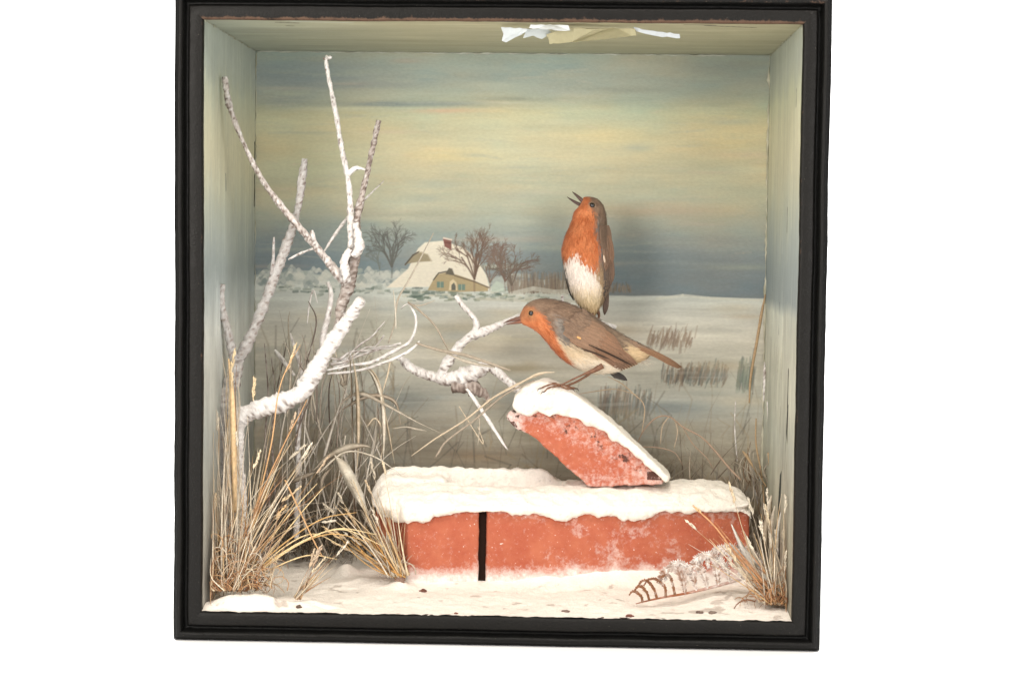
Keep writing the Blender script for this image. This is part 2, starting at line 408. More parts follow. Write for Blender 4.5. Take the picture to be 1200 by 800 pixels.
def paint_back(X, Y):
    cv = Canvas(X, Y); rs = random.Random(3)
    wy = Y+9*(fbm(X, Y, 1, (.006, .02), 3)-.5)+5*(fbm(X, Y, 5, (.02, .15), 3)-.5)
    cv.c = grad(SKY, wy)
    st = fbm(X, Y, 11, (.012, .10), 5)-.5
    cv.c = cv.c*(1+.12*st[..., None])
    pk = (fbm(X, Y, 13, (.012, .04), 4)-.5)[..., None]; cv.c = cv.c+pk*np.array((26, 2, -14))
    # weather: bluish left top, dark bands, pink streaks; some bird shadow painted in at right
    cv.blob(350, 88, 120, 26, (124, 136, 138), .75); cv.blob(330, 118, 60, 16, (120, 133, 136), .5)
    cv.blob(480, 122, 120, 4.5, (118, 128, 128), .8); cv.blob(420, 100, 90, 4, (122, 132, 132), .6); cv.blob(600, 116, 60, 3.5, (130, 136, 122), .6)
    cv.blob(520, 130, 52, 4, (192, 164, 138), .75); cv.blob(478, 72, 22, 3.5, (172, 150, 132), .5)
    cv.blob(740, 106, 70, 5, (128, 134, 122), .6); cv.blob(860, 80, 60, 16, (128, 137, 132), .5)
    cv.blob(540, 182, 60, 9, (208, 192, 142), .5); cv.blob(720, 160, 60, 12, (208, 190, 142), .5); cv.blob(860, 170, 40, 20, (204, 188, 142), .4)
    cv.blob(370, 190, 70, 40, (172, 176, 148), .5); cv.blob(340, 300, 70, 40, (118, 130, 136), .8); cv.blob(400, 265, 60, 14, (140, 150, 146), .5)
    cv.blob(790, 246, 80, 10, (182, 160, 138), .5); cv.blob(860, 240, 40, 16, (184, 172, 140), .4); cv.blob(690, 262, 60, 9, (160, 160, 150), .4)
    cv.blob(800, 312, 110, 34, (118, 127, 130), .7); cv.blob(600, 262, 90, 12, (150, 157, 148), .5); cv.blob(760, 290, 50, 34, (112, 122, 126), .4)  # storm cloud blue; behind the upper robin its shadow is partly painted in
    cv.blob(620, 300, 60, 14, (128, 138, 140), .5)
    for k in range(260):
        y = rs.uniform(62, 335); x = rs.uniform(300, 900); L = rs.uniform(15, 70)
        base = np.array(grad(SKY, np.array([y+rs.uniform(-12, 12)]))[0]); 
        cv.stroke([(x, y), (x+L/2, y+rs.uniform(-1, 1)), (x+L, y+rs.uniform(-1, 1))], rs.uniform(.7, 3.2), base*rs.uniform(.94, 1.06), .22)
    for k in range(150):
        y = rs.uniform(66, 300); x = rs.uniform(300, 880); L = rs.uniform(10, 46); d_ = rs.uniform(-4, 4)
        cv.stroke([(x, y), (x+L*.5, y+d_*.3), (x+L, y+d_)], rs.uniform(.5, 1.6), rs.choice([(190, 174, 156), (176, 176, 160), (150, 158, 152), (166, 168, 154)]), .13)
    for k in range(50): cv.blob(rs.uniform(300, 900), rs.uniform(64, 330), rs.uniform(20, 70), rs.uniform(2, 6), rs.choice([(190, 170, 152), (196, 194, 168), (146, 154, 150), (176, 178, 156)]), .30)
    # land
    hor = 347-2.5*np.sin((X-560)/90.0)+1.6*fbm(X, Y, 21, (.05, .01), 3)
    hor = np.where(X < 480, 318+6*fbm(X, Y, 22, (.03, .01), 3)+(X < 300)*0, hor)
    hor = np.where((X >= 440) & (X < 660), 330+((X-440)/220)*10, hor)
    land = grad(FIELD, np.maximum(Y, 346)+12*(fbm(X, Y, 31, (.008, .05), 4)-.5))
    st = fbm(X, Y, 41, (.012, .16), 4)-.5
    land = land*(1.06+.26*st[..., None])
    m_ = np.clip((Y-hor)/1.5, 0, 1)[..., None]; cv.c = cv.c*(1-m_)+land*m_
    # hedge bank, left
    for k in range(240):
        x = rs.uniform(300, 660); y0 = 323+rs.gauss(0, 4)+max(0, (x-480))*.08
        cv.stroke([(x, y0), (x+rs.uniform(4, 12), y0+rs.uniform(-2, 2))], rs.uniform(1, 3), rs.choice([(186, 190, 180), (170, 178, 170), (192, 194, 184), (150, 160, 156)]), .5)
    for k in range(150):
        x = rs.uniform(310, 640); y0 = 341+rs.gauss(0, 3)+(x-480)*.03
        cv.stroke([(x, y0), (x+rs.uniform(3, 9), y0+rs.uniform(-1.5, 1.5))], rs.uniform(.6, 1.8), rs.choice([(92, 108, 100), (112, 124, 112), (76, 90, 84), (150, 158, 148), (186, 188, 176)]), .5)
    for k in range(110):
        x = rs.uniform(470, 640); y0 = 348+rs.gauss(0, 2.6)
        cv.stroke([(x, y0), (x+rs.uniform(3, 8), y0+rs.uniform(-1, 1))], rs.uniform(.6, 1.5), rs.choice([(70, 88, 80), (96, 112, 100), (188, 186, 168), (120, 128, 108)]), .55)
    for k in range(130):
        x = rs.uniform(300, 470); y0 = 326+rs.gauss(0, 5); cv.stroke([(x, y0+2), (x+3, y0-2), (x+7, y0+2)], rs.uniform(1.2, 3.2), rs.choice([(196, 198, 190), (178, 184, 178), (206, 206, 196), (140, 150, 148)]), .5)
    for k in range(40):
        x = rs.uniform(596, 700); y0 = 343+rs.gauss(0, 2); cv.stroke([(x, y0+2), (x+4, y0-2), (x+9, y0+2)], rs.uniform(1.2, 2.6), rs.choice([(200, 200, 190), (184, 188, 178)]), .5)
    # brush right of the cottage
    for k in range(420):
        x = rs.uniform(596, 672) if k < 300 else rs.uniform(672, 740); h = rs.uniform(6, 24) if k < 300 else rs.uniform(3, 10); y0 = 343+rs.uniform(-3, 1)
        cv.stroke([(x, y0), (x+rs.uniform(-3, 3), y0-h)], rs.uniform(.35, .9), rs.choice([(128, 112, 98), (142, 128, 114), (108, 96, 86), (150, 140, 126)]), .5)
    cv.stroke([(600, 344), (625, 338), (650, 342), (675, 341), (700, 347)], 2.6, (190, 188, 176), .7)
    cv.stroke([(770, 350), (800, 346), (830, 349), (870, 351), (900, 352)], 1.6, (200, 200, 188), .75)
    cv.stroke([(560, 350), (620, 352), (690, 353)], 2.0, (186, 184, 168), .6)
    # cottage
    tree(cv, 459, 325, 62, 1.0, (92, 92, 88), 5, 6, 1.5)
    cv.poly([(453, 337), (478, 315), (490, 291), (498, 284), (519, 282), (545, 291), (558, 303), (570, 322), (574, 338), (568, 342), (540, 334), (520, 323), (506, 336)], (228, 220, 202), 1.5)
    cv.poly([(476, 309), (484, 299), (494, 295), (502, 299), (505, 306), (490, 307)], (150, 138, 112), 1.2)
    cv.stroke([(475, 310), (484, 299), (491, 295)], .9, (86, 76, 66)); cv.stroke([(491, 295), (501, 298), (506, 306)], .5, (190, 176, 150))
    cv.poly([(501, 340), (511, 322), (524, 319), (536, 322), (556, 329), (572, 337), (572, 341), (540, 342)], (170, 152, 116), 1.0)
    cv.poly([(522, 321), (526, 314), (530, 315), (533, 323)], (92, 86, 74), 1.0); cv.stroke([(508, 328), (514, 320), (524, 318)], .7, (80, 74, 62))
    cv.stroke([(533, 323), (556, 330), (573, 337)], .7, (96, 84, 66))
    for x, y in ((516, 333), (541, 336)): cv.poly([(x-4, y-3), (x+4, y-3), (x+4, y+4), (x-4, y+4)], (104, 128, 118), .8); cv.stroke([(x, y-3), (x, y+4)], .35, (170, 170, 140))
    cv.poly([(526, 340), (527, 330), (531, 327), (535, 331), (536, 340)], (212, 196, 160), 1); cv.poly([(529, 340), (529, 334), (532, 331), (534, 335), (534, 340)], (92, 92, 84), 1)
    cv.poly([(519, 279), (529, 280), (529, 293), (521, 289)], (126, 80, 72), .9); cv.stroke([(520, 279), (529, 281)], 1.0, (214, 200, 186)); cv.stroke([(521, 284), (528, 285)], .5, (84, 44, 42))
    for k in range(60):
        x = rs.uniform(528, 562); y = rs.uniform(292, 316)
        cv.stroke([(x, y), (x+2, y+3)], .35, (176, 158, 140), .4)
    tree(cv, 556, 341, 70, 1.0, (96, 74, 62), 9, 7, 1.4); tree(cv, 592, 341, 58, 1.1, (104, 82, 72), 14, 7, 1.2); tree(cv, 574, 340, 46, 1.1, (112, 92, 80), 24, 4, .9); tree(cv, 600, 343, 44, 1.0, (92, 80, 70), 31, 4, 1)
    tree(cv, 445, 322, 34, 1.2, (110, 116, 112), 15, 3, .7)
    cv.poly([(575, 336), (582, 329), (590, 333), (592, 342), (577, 342)], (184, 196, 182), 2, .8)
    # sedges on the snowfield
    def sedge(x0, x1, y, h, cols, n, a=.5):
        for k in range(n):
            x = rs.uniform(x0, x1); yy = y+rs.gauss(0, 4); hh = h*rs.uniform(.4, 1)
            cv.stroke([(x, yy), (x+rs.uniform(0, 6), yy-hh)], rs.uniform(.5, 1.2), rs.choice(cols), a)
    br = [(132, 112, 96), (118, 100, 88), (146, 128, 110)]; bl = [(96, 104, 102), (84, 92, 92), (120, 120, 112)]
    sedge(758, 815, 404, 16, br, 110, .35); sedge(775, 850, 446, 18, bl+br, 190, .42); sedge(700, 760, 486, 34, bl+br, 150, .3); sedge(862, 882, 455, 36, bl+[(112, 130, 112)], 60, .35)
    cv.blob(790, 478, 60, 10, (116, 128, 132), .7); cv.blob(780, 500, 90, 26, (128, 126, 116), .5); cv.blob(600, 395, 70, 10, (196, 190, 168), .7); cv.blob(590, 372, 60, 8, (192, 186, 164), .5)
    cv.blob(520, 385, 40, 8, (150, 138, 110), .4); cv.blob(600, 432, 70, 6, (140, 126, 98), .45); cv.blob(450, 380, 70, 30, (156, 156, 140), .5)
    cv.blob(640, 500, 80, 22, (148, 142, 118), .5); cv.blob(500, 500, 80, 40, (132, 124, 108), .5); cv.blob(560, 535, 50, 10, (160, 128, 96), .35); cv.blob(470, 470, 40, 16, (110, 118, 118), .5); cv.blob(850, 440, 40, 50, (152, 152, 138), .3)
    for k in range(420):     # tall dim reeds along the lower part
        x = rs.uniform(300, 890); y = rs.uniform(430, 640); h = rs.uniform(20, 80)
        if x > 470 and y < 505: continue
        cv.stroke([(x, y), (x+rs.uniform(-10, 14), y-h*.6), (x+rs.uniform(-22, 26), y-h)], rs.uniform(.4, 1.3), rs.choice([(142, 130, 110), (96, 88, 78), (120, 108, 92), (78, 76, 72), (156, 138, 108)]), .28)
    for k in range(200):
        x = rs.uniform(300, 890); y = rs.uniform(360, 620); L = rs.uniform(15, 60); c_ = grad(FIELD, np.array([y+rs.uniform(-16, 16)]))[0]*rs.uniform(.9, 1.1)
        cv.stroke([(x, y), (x+L, y+rs.uniform(-3, 3))], rs.uniform(.7, 2.4), c_, .3)
    cv.blob(340, 560, 60, 110, (132, 124, 112), .4)
    for k in range(120): cv.blob(rs.uniform(300, 900), rs.uniform(360, 600), rs.uniform(12, 50), rs.uniform(3, 10), rs.choice([(190, 188, 176), (150, 158, 158), (168, 156, 130), (176, 176, 166), (146, 152, 148), (188, 174, 146), (200, 192, 172), (172, 148, 116)]), .30)
    hz = np.exp(-(((X-545)/130)**2+((Y-312)/45)**2)**2)[..., None]*.12; cv.c = cv.c*(1-hz)+np.array((164, 166, 156))*hz
    return cv.c
def grid_panel(name, mat, nu, nv, pos, painter, parent=case, kp=KP):
    u = np.linspace(0, 1, nu); v = np.linspace(0, 1, nv); U, V = np.meshgrid(u, v, indexing='ij')
    Pn = pos(U, V)                              # (nu,nv,3)
    w = (Pn-np.array(CAM))@np.array(ROT)        # camera space
    X = 600+F*w[..., 0]/-w[..., 2]; Y = 400-F*w[..., 1]/-w[..., 2]
    c = painter(X, Y, Pn) if painter.__code__.co_argcount == 3 else painter(X, Y)
    c = np.clip(c, 0, 255)/255; c = np.where(c <= .04045, c/12.92, ((c+.055)/1.055)**2.4)*kp; c = np.clip(c, 0, .9)
    o0 = np.array(OFF[parent.name]); co = ((Pn-o0)*S).reshape(-1, 3).astype(np.float32)
    ii = (np.arange(nu-1)[:, None]*nv+np.arange(nv-1)[None]).ravel()
    fc = np.stack([ii, ii+nv, ii+nv+1, ii+1], 1).astype(np.int32); nf = len(fc)
    me = bpy.data.meshes.new(name); me.vertices.add(len(co)); me.vertices.foreach_set('co', co.ravel())
    me.loops.add(nf*4); me.loops.foreach_set('vertex_index', fc.ravel()); me.polygons.add(nf)
    me.polygons.foreach_set('loop_start', np.arange(nf, dtype=np.int32)*4); me.polygons.foreach_set('loop_total', np.full(nf, 4, np.int32)); me.update(calc_edges=True)
    ca = me.color_attributes.new('Col', 'FLOAT_COLOR', 'POINT'); a = np.ones((len(co), 4), np.float32); a[:, :3] = c.reshape(-1, 3); ca.data.foreach_set('color', a.ravel())
    me.materials.append(mat); o = bpy.data.objects.new(name, me); link(o); o.parent = parent; OFF[o.name] = OFF[parent.name].copy(); return o
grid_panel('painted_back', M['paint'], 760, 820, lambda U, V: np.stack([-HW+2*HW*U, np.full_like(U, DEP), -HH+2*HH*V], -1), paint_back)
def side_painter(right):
    def f(X, Y, Pn):
        yy = Pn[..., 1]; zz = Pn[..., 2]
        # photo row where the same height stands on the back panel
        row = 300-(zz-80)*.857
        rs = random.Random(8+right); h = fbm(yy, zz, 60+right, (.06, .006), 4)-.5
        wr = row+26*(fbm(yy, zz, 63+right, (.03, .01), 3)-.5)
        s = grad(SKY, np.clip(wr*1.0, 20, 345))
        s = s*(1+.16*h[..., None])
        if not right: 
            bl = np.exp(-((wr-90)/70)**2)*.5; s = s*(1-bl[..., None])+np.array((136, 148, 146))*bl[..., None]
        s = s*.72+np.array((148, 152, 146))*.28
        hor = (318 if not right else 346)+8*fbm(yy, zz, 70, (.05, .01), 3)
        land = grad(FIELD, np.maximum(346, 346+(wr-346)*.8)); land = land*.6+(np.array((146, 156, 160)) if not right else np.array((158, 164, 150)))*.4
        land = land*(1+.35*(fbm(yy, zz, 80+right, (.03, .012), 4)-.5)[..., None])
        m_ = np.clip((row-hor)/(60 if not right else 14), 0, 1)[..., None]; s = s*(1-m_)+land*m_
        cv = Canvas(yy, -zz); cv.c = s       # draw on (depth,-height)
        for k in range(420):
            y = rs.uniform(0, 369); z = rs.uniform(-340, 350); L = rs.uniform(20, 90)
            i = (np.abs(yy-y) < 6) & (np.abs(zz-z) < L/2)
            if not i.any(): continue
            sc_ = rs.uniform(.9, 1.12); cv.stroke([(y, -z-L/2), (y+rs.uniform(-2, 2), -z+L/2)], rs.uniform(.8, 3), cv.c[i].mean(0)*sc_, .4)
        if right:
            for k in range(70):
                y = rs.uniform(60, 360); z = rs.uniform(-330, -60); cv.stroke([(y, -z), (y+rs.uniform(-6, 6), -z-rs.uniform(15, 50))], rs.uniform(.8, 2.5), rs.choice([(96, 100, 88), (126, 122, 92), (140, 150, 130), (84, 80, 70)]), .4)
            cv.poly([(80, 100), (92, 104), (100, 136), (86, 150), (84, 130)], (40, 38, 34)); cv.stroke([(88, 60), (90, 104)], 4, (44, 42, 38))
            cv.poly([(140, 188), (158, 196), (172, 235), (182, 310), (140, 300), (146, 240)], (34, 42, 40))
            cv.stroke([(130, -140), (132, -110)], 1.5, (60, 60, 52)); cv.stroke([(60, -280), (62, -260)], 1.5, (70, 70, 60)); cv.stroke([(200, -20), (202, 20)], 1.2, (80, 84, 84))
        else:
            cv.stroke([(150, -175), (152, -155)], 1.6, (60, 68, 72)); cv.stroke([(365, -225), (365, -205)], 3, (50, 50, 46)); cv.stroke([(365, -180), (364, -140)], 3, (46, 44, 40))
        return cv.c
    return f
grid_panel('painted_side', M['sidepaint'], 190, 400, lambda U, V: np.stack([np.full_like(U, -HW), DEP*U, -HH+2*HH*V], -1), side_painter(0), kp=1.35)
grid_panel('painted_side', M['sidepaint'], 190, 400, lambda U, V: np.stack([np.full_like(U, HW), DEP*(1-U), -HH+2*HH*V], -1), side_painter(1), kp=1.35)
def top_painter(X, Y, Pn):
    x = Pn[..., 0]; y = Pn[..., 1]
    c = np.zeros(x.shape+(3,))+np.array((160, 155, 128)); 
    t = (y/DEP)[..., None]; c = c*(1-t)+np.array((148, 148, 128))*t
    l = np.clip((-x-120)/240, 0, 1)[..., None]; c = c*(1-l)+np.array((142, 148, 136))*l
    c = c*(1+.22*(fbm(x, y, 90, (.008, .05), 5)-.5)[..., None])
    cv = Canvas(x, y); cv.c = c; rs = random.Random(2)
    for k in range(160):
        xx = rs.uniform(-350, 350); yy = rs.uniform(0, 369); L = rs.uniform(20, 100); cv.stroke([(xx, yy), (xx+L, yy+rs.uniform(-3, 3))], rs.uniform(1, 4), rs.choice([(166, 164, 132), (138, 138, 112), (150, 152, 130)]), .3)
    for a in ((-270, 30, -245, 36), (-262, 66, -256, 68), (240, 30, 300, 46), (215, 22, 250, 24)): cv.stroke([a[:2], a[2:]], 2.2, (56, 54, 48))
    cv.stroke([(-250, 20), (-180, 30)], 2, (182, 192, 196), .6)
    return cv.c
grid_panel('painted_ceiling', M['paint'], 400, 190, lambda U, V: np.stack([-HW+2*HW*U, DEP*(1-V), np.full_like(U, HH)], -1), top_painter)
# cracked paper seams in the corners
def seam(p0, p1, col, r, seed, nm='corner_seam', gap=.25):
    mb = MB(); p0 = Vector(p0); p1 = Vector(p1); n = int((p1-p0).length/4); rs = random.Random(seed); pts = []
    for i in range(n+1):
        p = p0.lerp(p1, i/n)+Vector((rs.uniform(-.7, .7), rs.uniform(-.6, .2), rs.uniform(-.7, .7)))
        pts.append((p, r*max(.12, .55+1.1*nz(p, .05, seed))*(1.6 if rs.random() < .06 else 1)))
    tube(mb, pts, lambda p, d, t: mix(col, (col[0]*.6, col[1]*.6, col[2]*.55), .5+nz(p, .08, 3)), 6); mb.build(nm, M['paper'], case)
seam((HW-1, DEP-1, HH-2), (HW-1, DEP-1, -330), (.66, .64, .52), 2.3, 1)
seam((-HW+1, DEP-1, HH-2), (-HW+1, DEP-1, -330), (.50, .50, .40), 1.0, 2)
seam((-HW+2, DEP-1, HH-1), (HW-2, DEP-1, HH-1), (.50, .52, .46), 1.2, 3)
seam((HW-1, 4, HH-1), (HW-1, DEP-4, HH-1), (.48, .48, .38), .8, 4); seam((-HW+1, 4, HH-1), (-HW+1, DEP-4, HH-1), (.44, .45, .36), .8, 5)
# torn paper hanging from the ceiling near the front
def flap(poly, y, col, tilt=6, nm='torn_paper'):
    rr = random.Random(len(poly)+int(y)); fine = []
    for (x0, y0), (x1, y1) in zip(poly, poly[1:]+poly[:1]):
        m_ = max(1, int(math.hypot(x1-x0, y1-y0)/5))
        for k in range(m_): fine.append((x0+(x1-x0)*k/m_+(rr.uniform(-.9, .9) if k else 0), y0+(y1-y0)*k/m_+(rr.uniform(-.8, .8) if k else 0)))
    poly = fine; mb = MB(); n = len(poly); ys = [y+tilt*math.sin(px*.09)+.5*(py-30) for px, py in poly]
    a = [mb.vert(P(px, py, yy), col) for (px, py), yy in zip(poly, ys)]; b_ = [mb.vert(P(px, py, yy)+Vector((.2, 1.0, .3)), col) for (px, py), yy in zip(poly, ys)]
    mb.face(*a); mb.face(*b_[::-1])
    for k in range(n): mb.face(a[(k+1) % n], a[k], b_[k], b_[(k+1) % n])
    mb.build(nm, M['paper'], case, smooth=False)
GW = C(190, 196, 198, 1.0)
flap([(587, 32), (618, 34), (617, 37), (604, 44), (593, 50), (588, 48), (590, 40)], 26, GW)
flap([(617, 34), (640, 33), (647, 39), (635, 46), (625, 42), (613, 45)], 30, C(176, 182, 182))
flap([(622, 29), (666, 30), (668, 36), (640, 35), (620, 33)], 12, C(206, 210, 210))
flap([(640, 41), (668, 33), (744, 34), (746, 42), (700, 47), (644, 52)], 22, C(160, 154, 124), 8)
flap([(742, 32), (760, 36), (796, 40), (797, 45), (772, 43), (746, 37)], 24, C(184, 190, 194), 4)

# ------------------------------------------------------------------ snowy ground
def wall_line(x): return 168+(x+190)*.13        # front foot of the wall
def gz(x, y):
    v = Vector((x, y, 0)); h = -HH+1.5
    h += 3.5*sstep(0, 60, y)*fb(v, .012, 3, 4)+1.2*fb(v, .06, 3, 2)+.5*sstep(0,60,y)*fb(v, .25, 2, 6)
    h += 3*sstep(0, 120, y)
    if -230 < x < 260:
        d = wall_line(x)-y; k = sstep(-230, -150, x)*(1-sstep(215, 260, x))
        h += k*max(0, 1-max(0, d)/52)**1.7*(8+30*sstep(-40, 200, x)+4*nz(v, .04, 3))
    # mound by the left front corner, bank under the right tuft
    h += 15*math.exp(-(((x+300)/48)**2+((y-26)/16)**2)**1.5)+8*math.exp(-((x+225)/26)**2-((y-34)/18)**2)+9*math.exp(-((x-300)/60)**2-((y-110)/60)**2)
    h += 8*math.exp(-((x+130)/14)**2-((y-150)/12)**2)+16*math.exp(-((x+205)/16)**2-((y-215)/14)**2)
    h -= 6*math.exp(-((x+262)/5)**2-((y-22)/9)**2)+5*math.exp(-((x+205)/12)**2-((y-24)/4)**2)
    h += 14*sstep(300, 369, y)
    return max(h, -HH-6)
mb = MB(); NX, NY = 420, 190; ids = []
for j in range(NY+1):
    y = -2+(DEP+1)*(j/NY)**1.25; row = []
    for i in range(NX+1):
        x = -HW+.4+(2*HW-.8)*i/NX; v = Vector((x, y, 0))
        dirt = sstep(.55, .8, fb(v, .05, 4, 12)+.9*math.exp(-((x-270)/60)**2-((y-60)/40)**2)*.5+.35*math.exp(-((x+262)/14)**2-((y-18)/12)**2)+.5*sstep(240, 369, y)*sstep(0, -100, x))
        row.append(mb.vert((x, y, gz(x, y)), mix(tuple(c*(1.04+.05*nz(v, .08, 3)) for c in SNOW), (.30, .22, .17), dirt*.5)))
    ids.append(row)
for A, B in zip(ids, ids[1:]):
    for i in range(NX): mb.face(A[i], A[i+1], B[i+1], B[i])
tag(mb.build('snow_ground', M['snow'], None, (0, 0, -HH)), kind='structure')

# ------------------------------------------------------------------ brick wall with its snow
zt = P(600, 598, 180).z           # top of bricks
def brickcol(fz0, fz1, topdark=None):
    def f(v, n):
        t = 1-sstep(fz0, fz1, v[2])
        sc_ = .16*sstep(.05, .5, fb((v[0]+v[2]*.8, v[1], v[2]-v[0]*.5), .03, 3, 5))*sstep(0, 120, v[0])
        tp = sstep(zt-16, zt, v[2])
        return (max(0, t*.62+.12*fb(v, .03, 3, 3)+sc_+.10*tp), .12+.2*fb(v, .03, 2, 7)+.22*tp, 0)
    return f
wa = P(480, 690, 166); wb = P(876, 664, 214)
wall = thing('brick_wall', ((wa.x+wb.x)/2, 230, -HH), 'low wall of salmon red bricks with a dark joint, topped by thick snow', 'brick wall')
dirv = (Vector((wb.x, wb.y, 0))-Vector((wa.x, wa.y, 0))); dirn = dirv.normalized(); back = Vector((-dirn.y, dirn.x, 0))
def wallpt(px, depth):            # point on the wall front line under photo column px
    lo, hi = -.2, 1.2
    for _ in range(30):
        m_ = (lo+hi)/2; q = Vector((wa.x, wa.y, 0))+dirv*m_
        if proj((q.x, q.y, -300))[0] < px: lo = m_
        else: hi = m_
    q = Vector((wa.x, wa.y, 0))+dirv*lo; return q+back*depth
def brick(nm, px0, px1, d, z0, z1, parent, extra=None, seedcol=None):
    mb = MB(); a = wallpt(px0, 0); b_ = wallpt(px1, 0); a2 = wallpt(px0, d); b2 = wallpt(px1, d)
    if extra: a2 = a2+Vector(extra)
    prism(mb, [Vector((q.x, q.y, z0)) for q in (a, b_, b2, a2)], [Vector((q.x, q.y, z1)) for q in (a, b_, b2, a2)])
    return remeshed(mb, nm, M['brick'], parent, None, 2.6, 2, 1.2, .035, brickcol(z0+14, z0+42), .5, .16)
brick('brick', 477, 561, 90, -HH-4, zt, wall, extra=(-42, 10, 0))
brick('brick', 570, 878, 90, -HH-4, zt+1, wall)
mb = MB(); a = wallpt(556, 8); b_ = wallpt(575, 8); a2 = wallpt(556, 84); b2 = wallpt(575, 84)
prism(mb, [Vector((q.x, q.y, -HH)) for q in (a, b_, b2, a2)], [Vector((q.x, q.y, zt-3)) for q in (a, b_, b2, a2)])
mb.build('mortar_joint', M['mortar'], wall, smooth=False)
# snow cap: slab + hanging lobes + back ridge
mb = MB()
def wp(px, d, z): q = wallpt(px, d); return Vector((q.x, q.y, z))
e0 = wp(474, -3, 0); 
def zrow(px, row, d): q = wallpt(px, d); return P(px, row, q.y).z
def capz(px, d):
    v = Vector((px, d, 0)); pr = [(-8, 597), (0, 588), (14, 578), (30, 572), (47, 568.5 if px > 540 else 564)]
    lmp = 2.2*nz(v, .045, 4)+1.6*nz(v, .12, 2)+(3.2*nz(v, .10, 9)+1.5*nz(v, .3, 1))*sstep(72, 84, d)*sstep(520, 560, px)
    if px < 665:
        k = sstep(548, 520, px); e = 1-sstep(640, 668, px)
        pr += [(50, 590*(1-k)+560*k), (72, 600*(1-k)+556*k), (78, 574*(1-k)+551*k), (84, 546*e+562*(1-e)+(px-545)*.06*(px > 545)), (94, 548*e+562*(1-e)), (100, 560)]
    else: pr += [(66, 565), (84, 562), (96, 564), (100, 570)]
    row = np.interp(d, [a_ for a_, _ in pr], [b_ for _, b_ in pr]); 
    if px < 470: row = max(row, 545+ (470-px)*.4); row += (max(0, 452-px))**2*.07
    if px > 845: row += (px-845)**2*.009
    return zrow(px, row-lmp, d)
gx = [436+3*i for i in range(149)]; gd = [-8+3.6*i for i in range(31)]
topi = []; boti = []
for px in gx:
    ta = []; ba = []
    for d_ in gd:
        dd = d_
        if px < 474: dd = max(d_, -8+(474-px)*1.3)       # the left end runs back
        q = wallpt(px, dd); z = capz(px, dd); ta.append(mb.vert((q.x, q.y, z))); ba.append(mb.vert((q.x, q.y, min(z-3, zt-1))))
    topi.append(ta); boti.append(ba)
n1, n2 = len(gx), len(gd)
for i in range(n1-1):
    for j in range(n2-1):
        mb.face(topi[i][j], topi[i+1][j], topi[i+1][j+1], topi[i][j+1]); mb.face(boti[i][j], boti[i][j+1], boti[i+1][j+1], boti[i+1][j])
for i in range(n1-1): mb.face(topi[i][0], boti[i][0], boti[i+1][0], topi[i+1][0]); mb.face(topi[i][-1], topi[i+1][-1], boti[i+1][-1], boti[i][-1])
for j in range(n2-1): mb.face(topi[0][j], topi[0][j+1], boti[0][j+1], boti[0][j]); mb.face(topi[-1][j], boti[-1][j], boti[-1][j+1], topi[-1][j+1])
# lower hem of the snow along the front (photo rows)
hem = [(450, 600), (470, 612), (478, 615), (495, 613), (512, 606), (530, 603), (548, 597), (566, 597), (585, 600), (600, 606), (614, 602), (628, 604), (645, 609), (662, 611), (680, 606), (700, 606),
       (715, 606), (730, 609), (748, 611), (760, 604), (775, 598), (792, 600), (808, 601), (822, 597), (840, 598), (858, 593), (870, 592), (876, 590)]
for (px, py), (qx, qy) in zip(hem, hem[1:]):
    for t in (0, .33, .66):
        x = px+(qx-px)*t; y = py+(qy-py)*t+random.uniform(-2.5, 2.2); q = wallpt(max(474, x), -4)
        if x < 474: q = P(x, y, 172)
        zlow = P(x, y, q.y).z; zc = zt+4; r = (zc+4-zlow)/2
        ell(mb, (q.x, q.y+1, zlow+r), (random.uniform(4.5, 8.5), 5.5+random.uniform(-1.5, 1), r), 7)
for px, py, yy, rx, ry, rz in ((452, 592, 190, 13, 20, 16), (466, 598, 178, 12, 12, 17)): ell(mb, P(px, py, yy), (rx, ry, rz), 9)
remeshed(mb, 'snow_cap', M['snow'], wall, None, 2.3, 5, 1.8, .06, snowcol, .7, .22)

# ------------------------------------------------------------------ leaning brick
lean = thing('leaning_brick', P(730, 566, 240), 'broken red brick leaning on top of the wall, snow on its upper side', 'brick')
pol = [(592, 490), (598, 482), (603, 486), (609, 480), (614, 488), (619, 480), (628, 481), (665, 482), (700, 490), (740, 522), (778, 556), (776, 567), (690, 571), (660, 544), (628, 514), (601, 500)]
mb = MB(); prism(mb, [P(px, py, 222) for px, py in pol], [P(px, py, 222)+Vector((4, 50, 2)) for px, py in pol])
def leancol(v, n):
    px, py = proj(v); low = sstep(-9, 6, (py-489)-(px-594)*1.0)*(1 if px < 672 else 0)
    top = sstep(22, 4, (py-482)-(px-622)*.50)
    e = sstep(622, 602, px)
    return (min(.6, .24*low+.12*top+.36*e+.16*sstep(535, 570, py)+.03), max(.44*low, .46*top)*(.8+.9*nz(v, .07, 5))+.38*sstep(622, 606, px)*(nz(v, .12, 2) > 0)+.35*(px > 758)*(py > 552)*(py < 563), 0)
remeshed(mb, 'broken_brick', M['brick'], lean, None, 2.2, 3, 1.8, .05, leancol, .8, .18)
pol2 = [(607, 484), (599, 477), (603, 463), (615, 453), (634, 446), (652, 450), (672, 462), (700, 481), (735, 512), (762, 538), (787, 561), (780, 566), (766, 553), (742, 532), (712, 508), (684, 494), (668, 489), (655, 484), (643, 489), (630, 482), (618, 488)]
mb = MB(); prism(mb, [P(px, py, 214) for px, py in pol2], [P(px, py, 214)+Vector((3, 56, 0)) for px, py in pol2])
for px, py, yy, r in ((640, 466, 220, 17), (620, 472, 224, 17), (660, 474, 218, 13), (690, 488, 218, 11), (720, 508, 218, 9), (650, 462, 245, 17), (700, 492, 245, 12)): ell(mb, P(px, py+3, yy), (r*.88, r*.7, r*.88), 8)
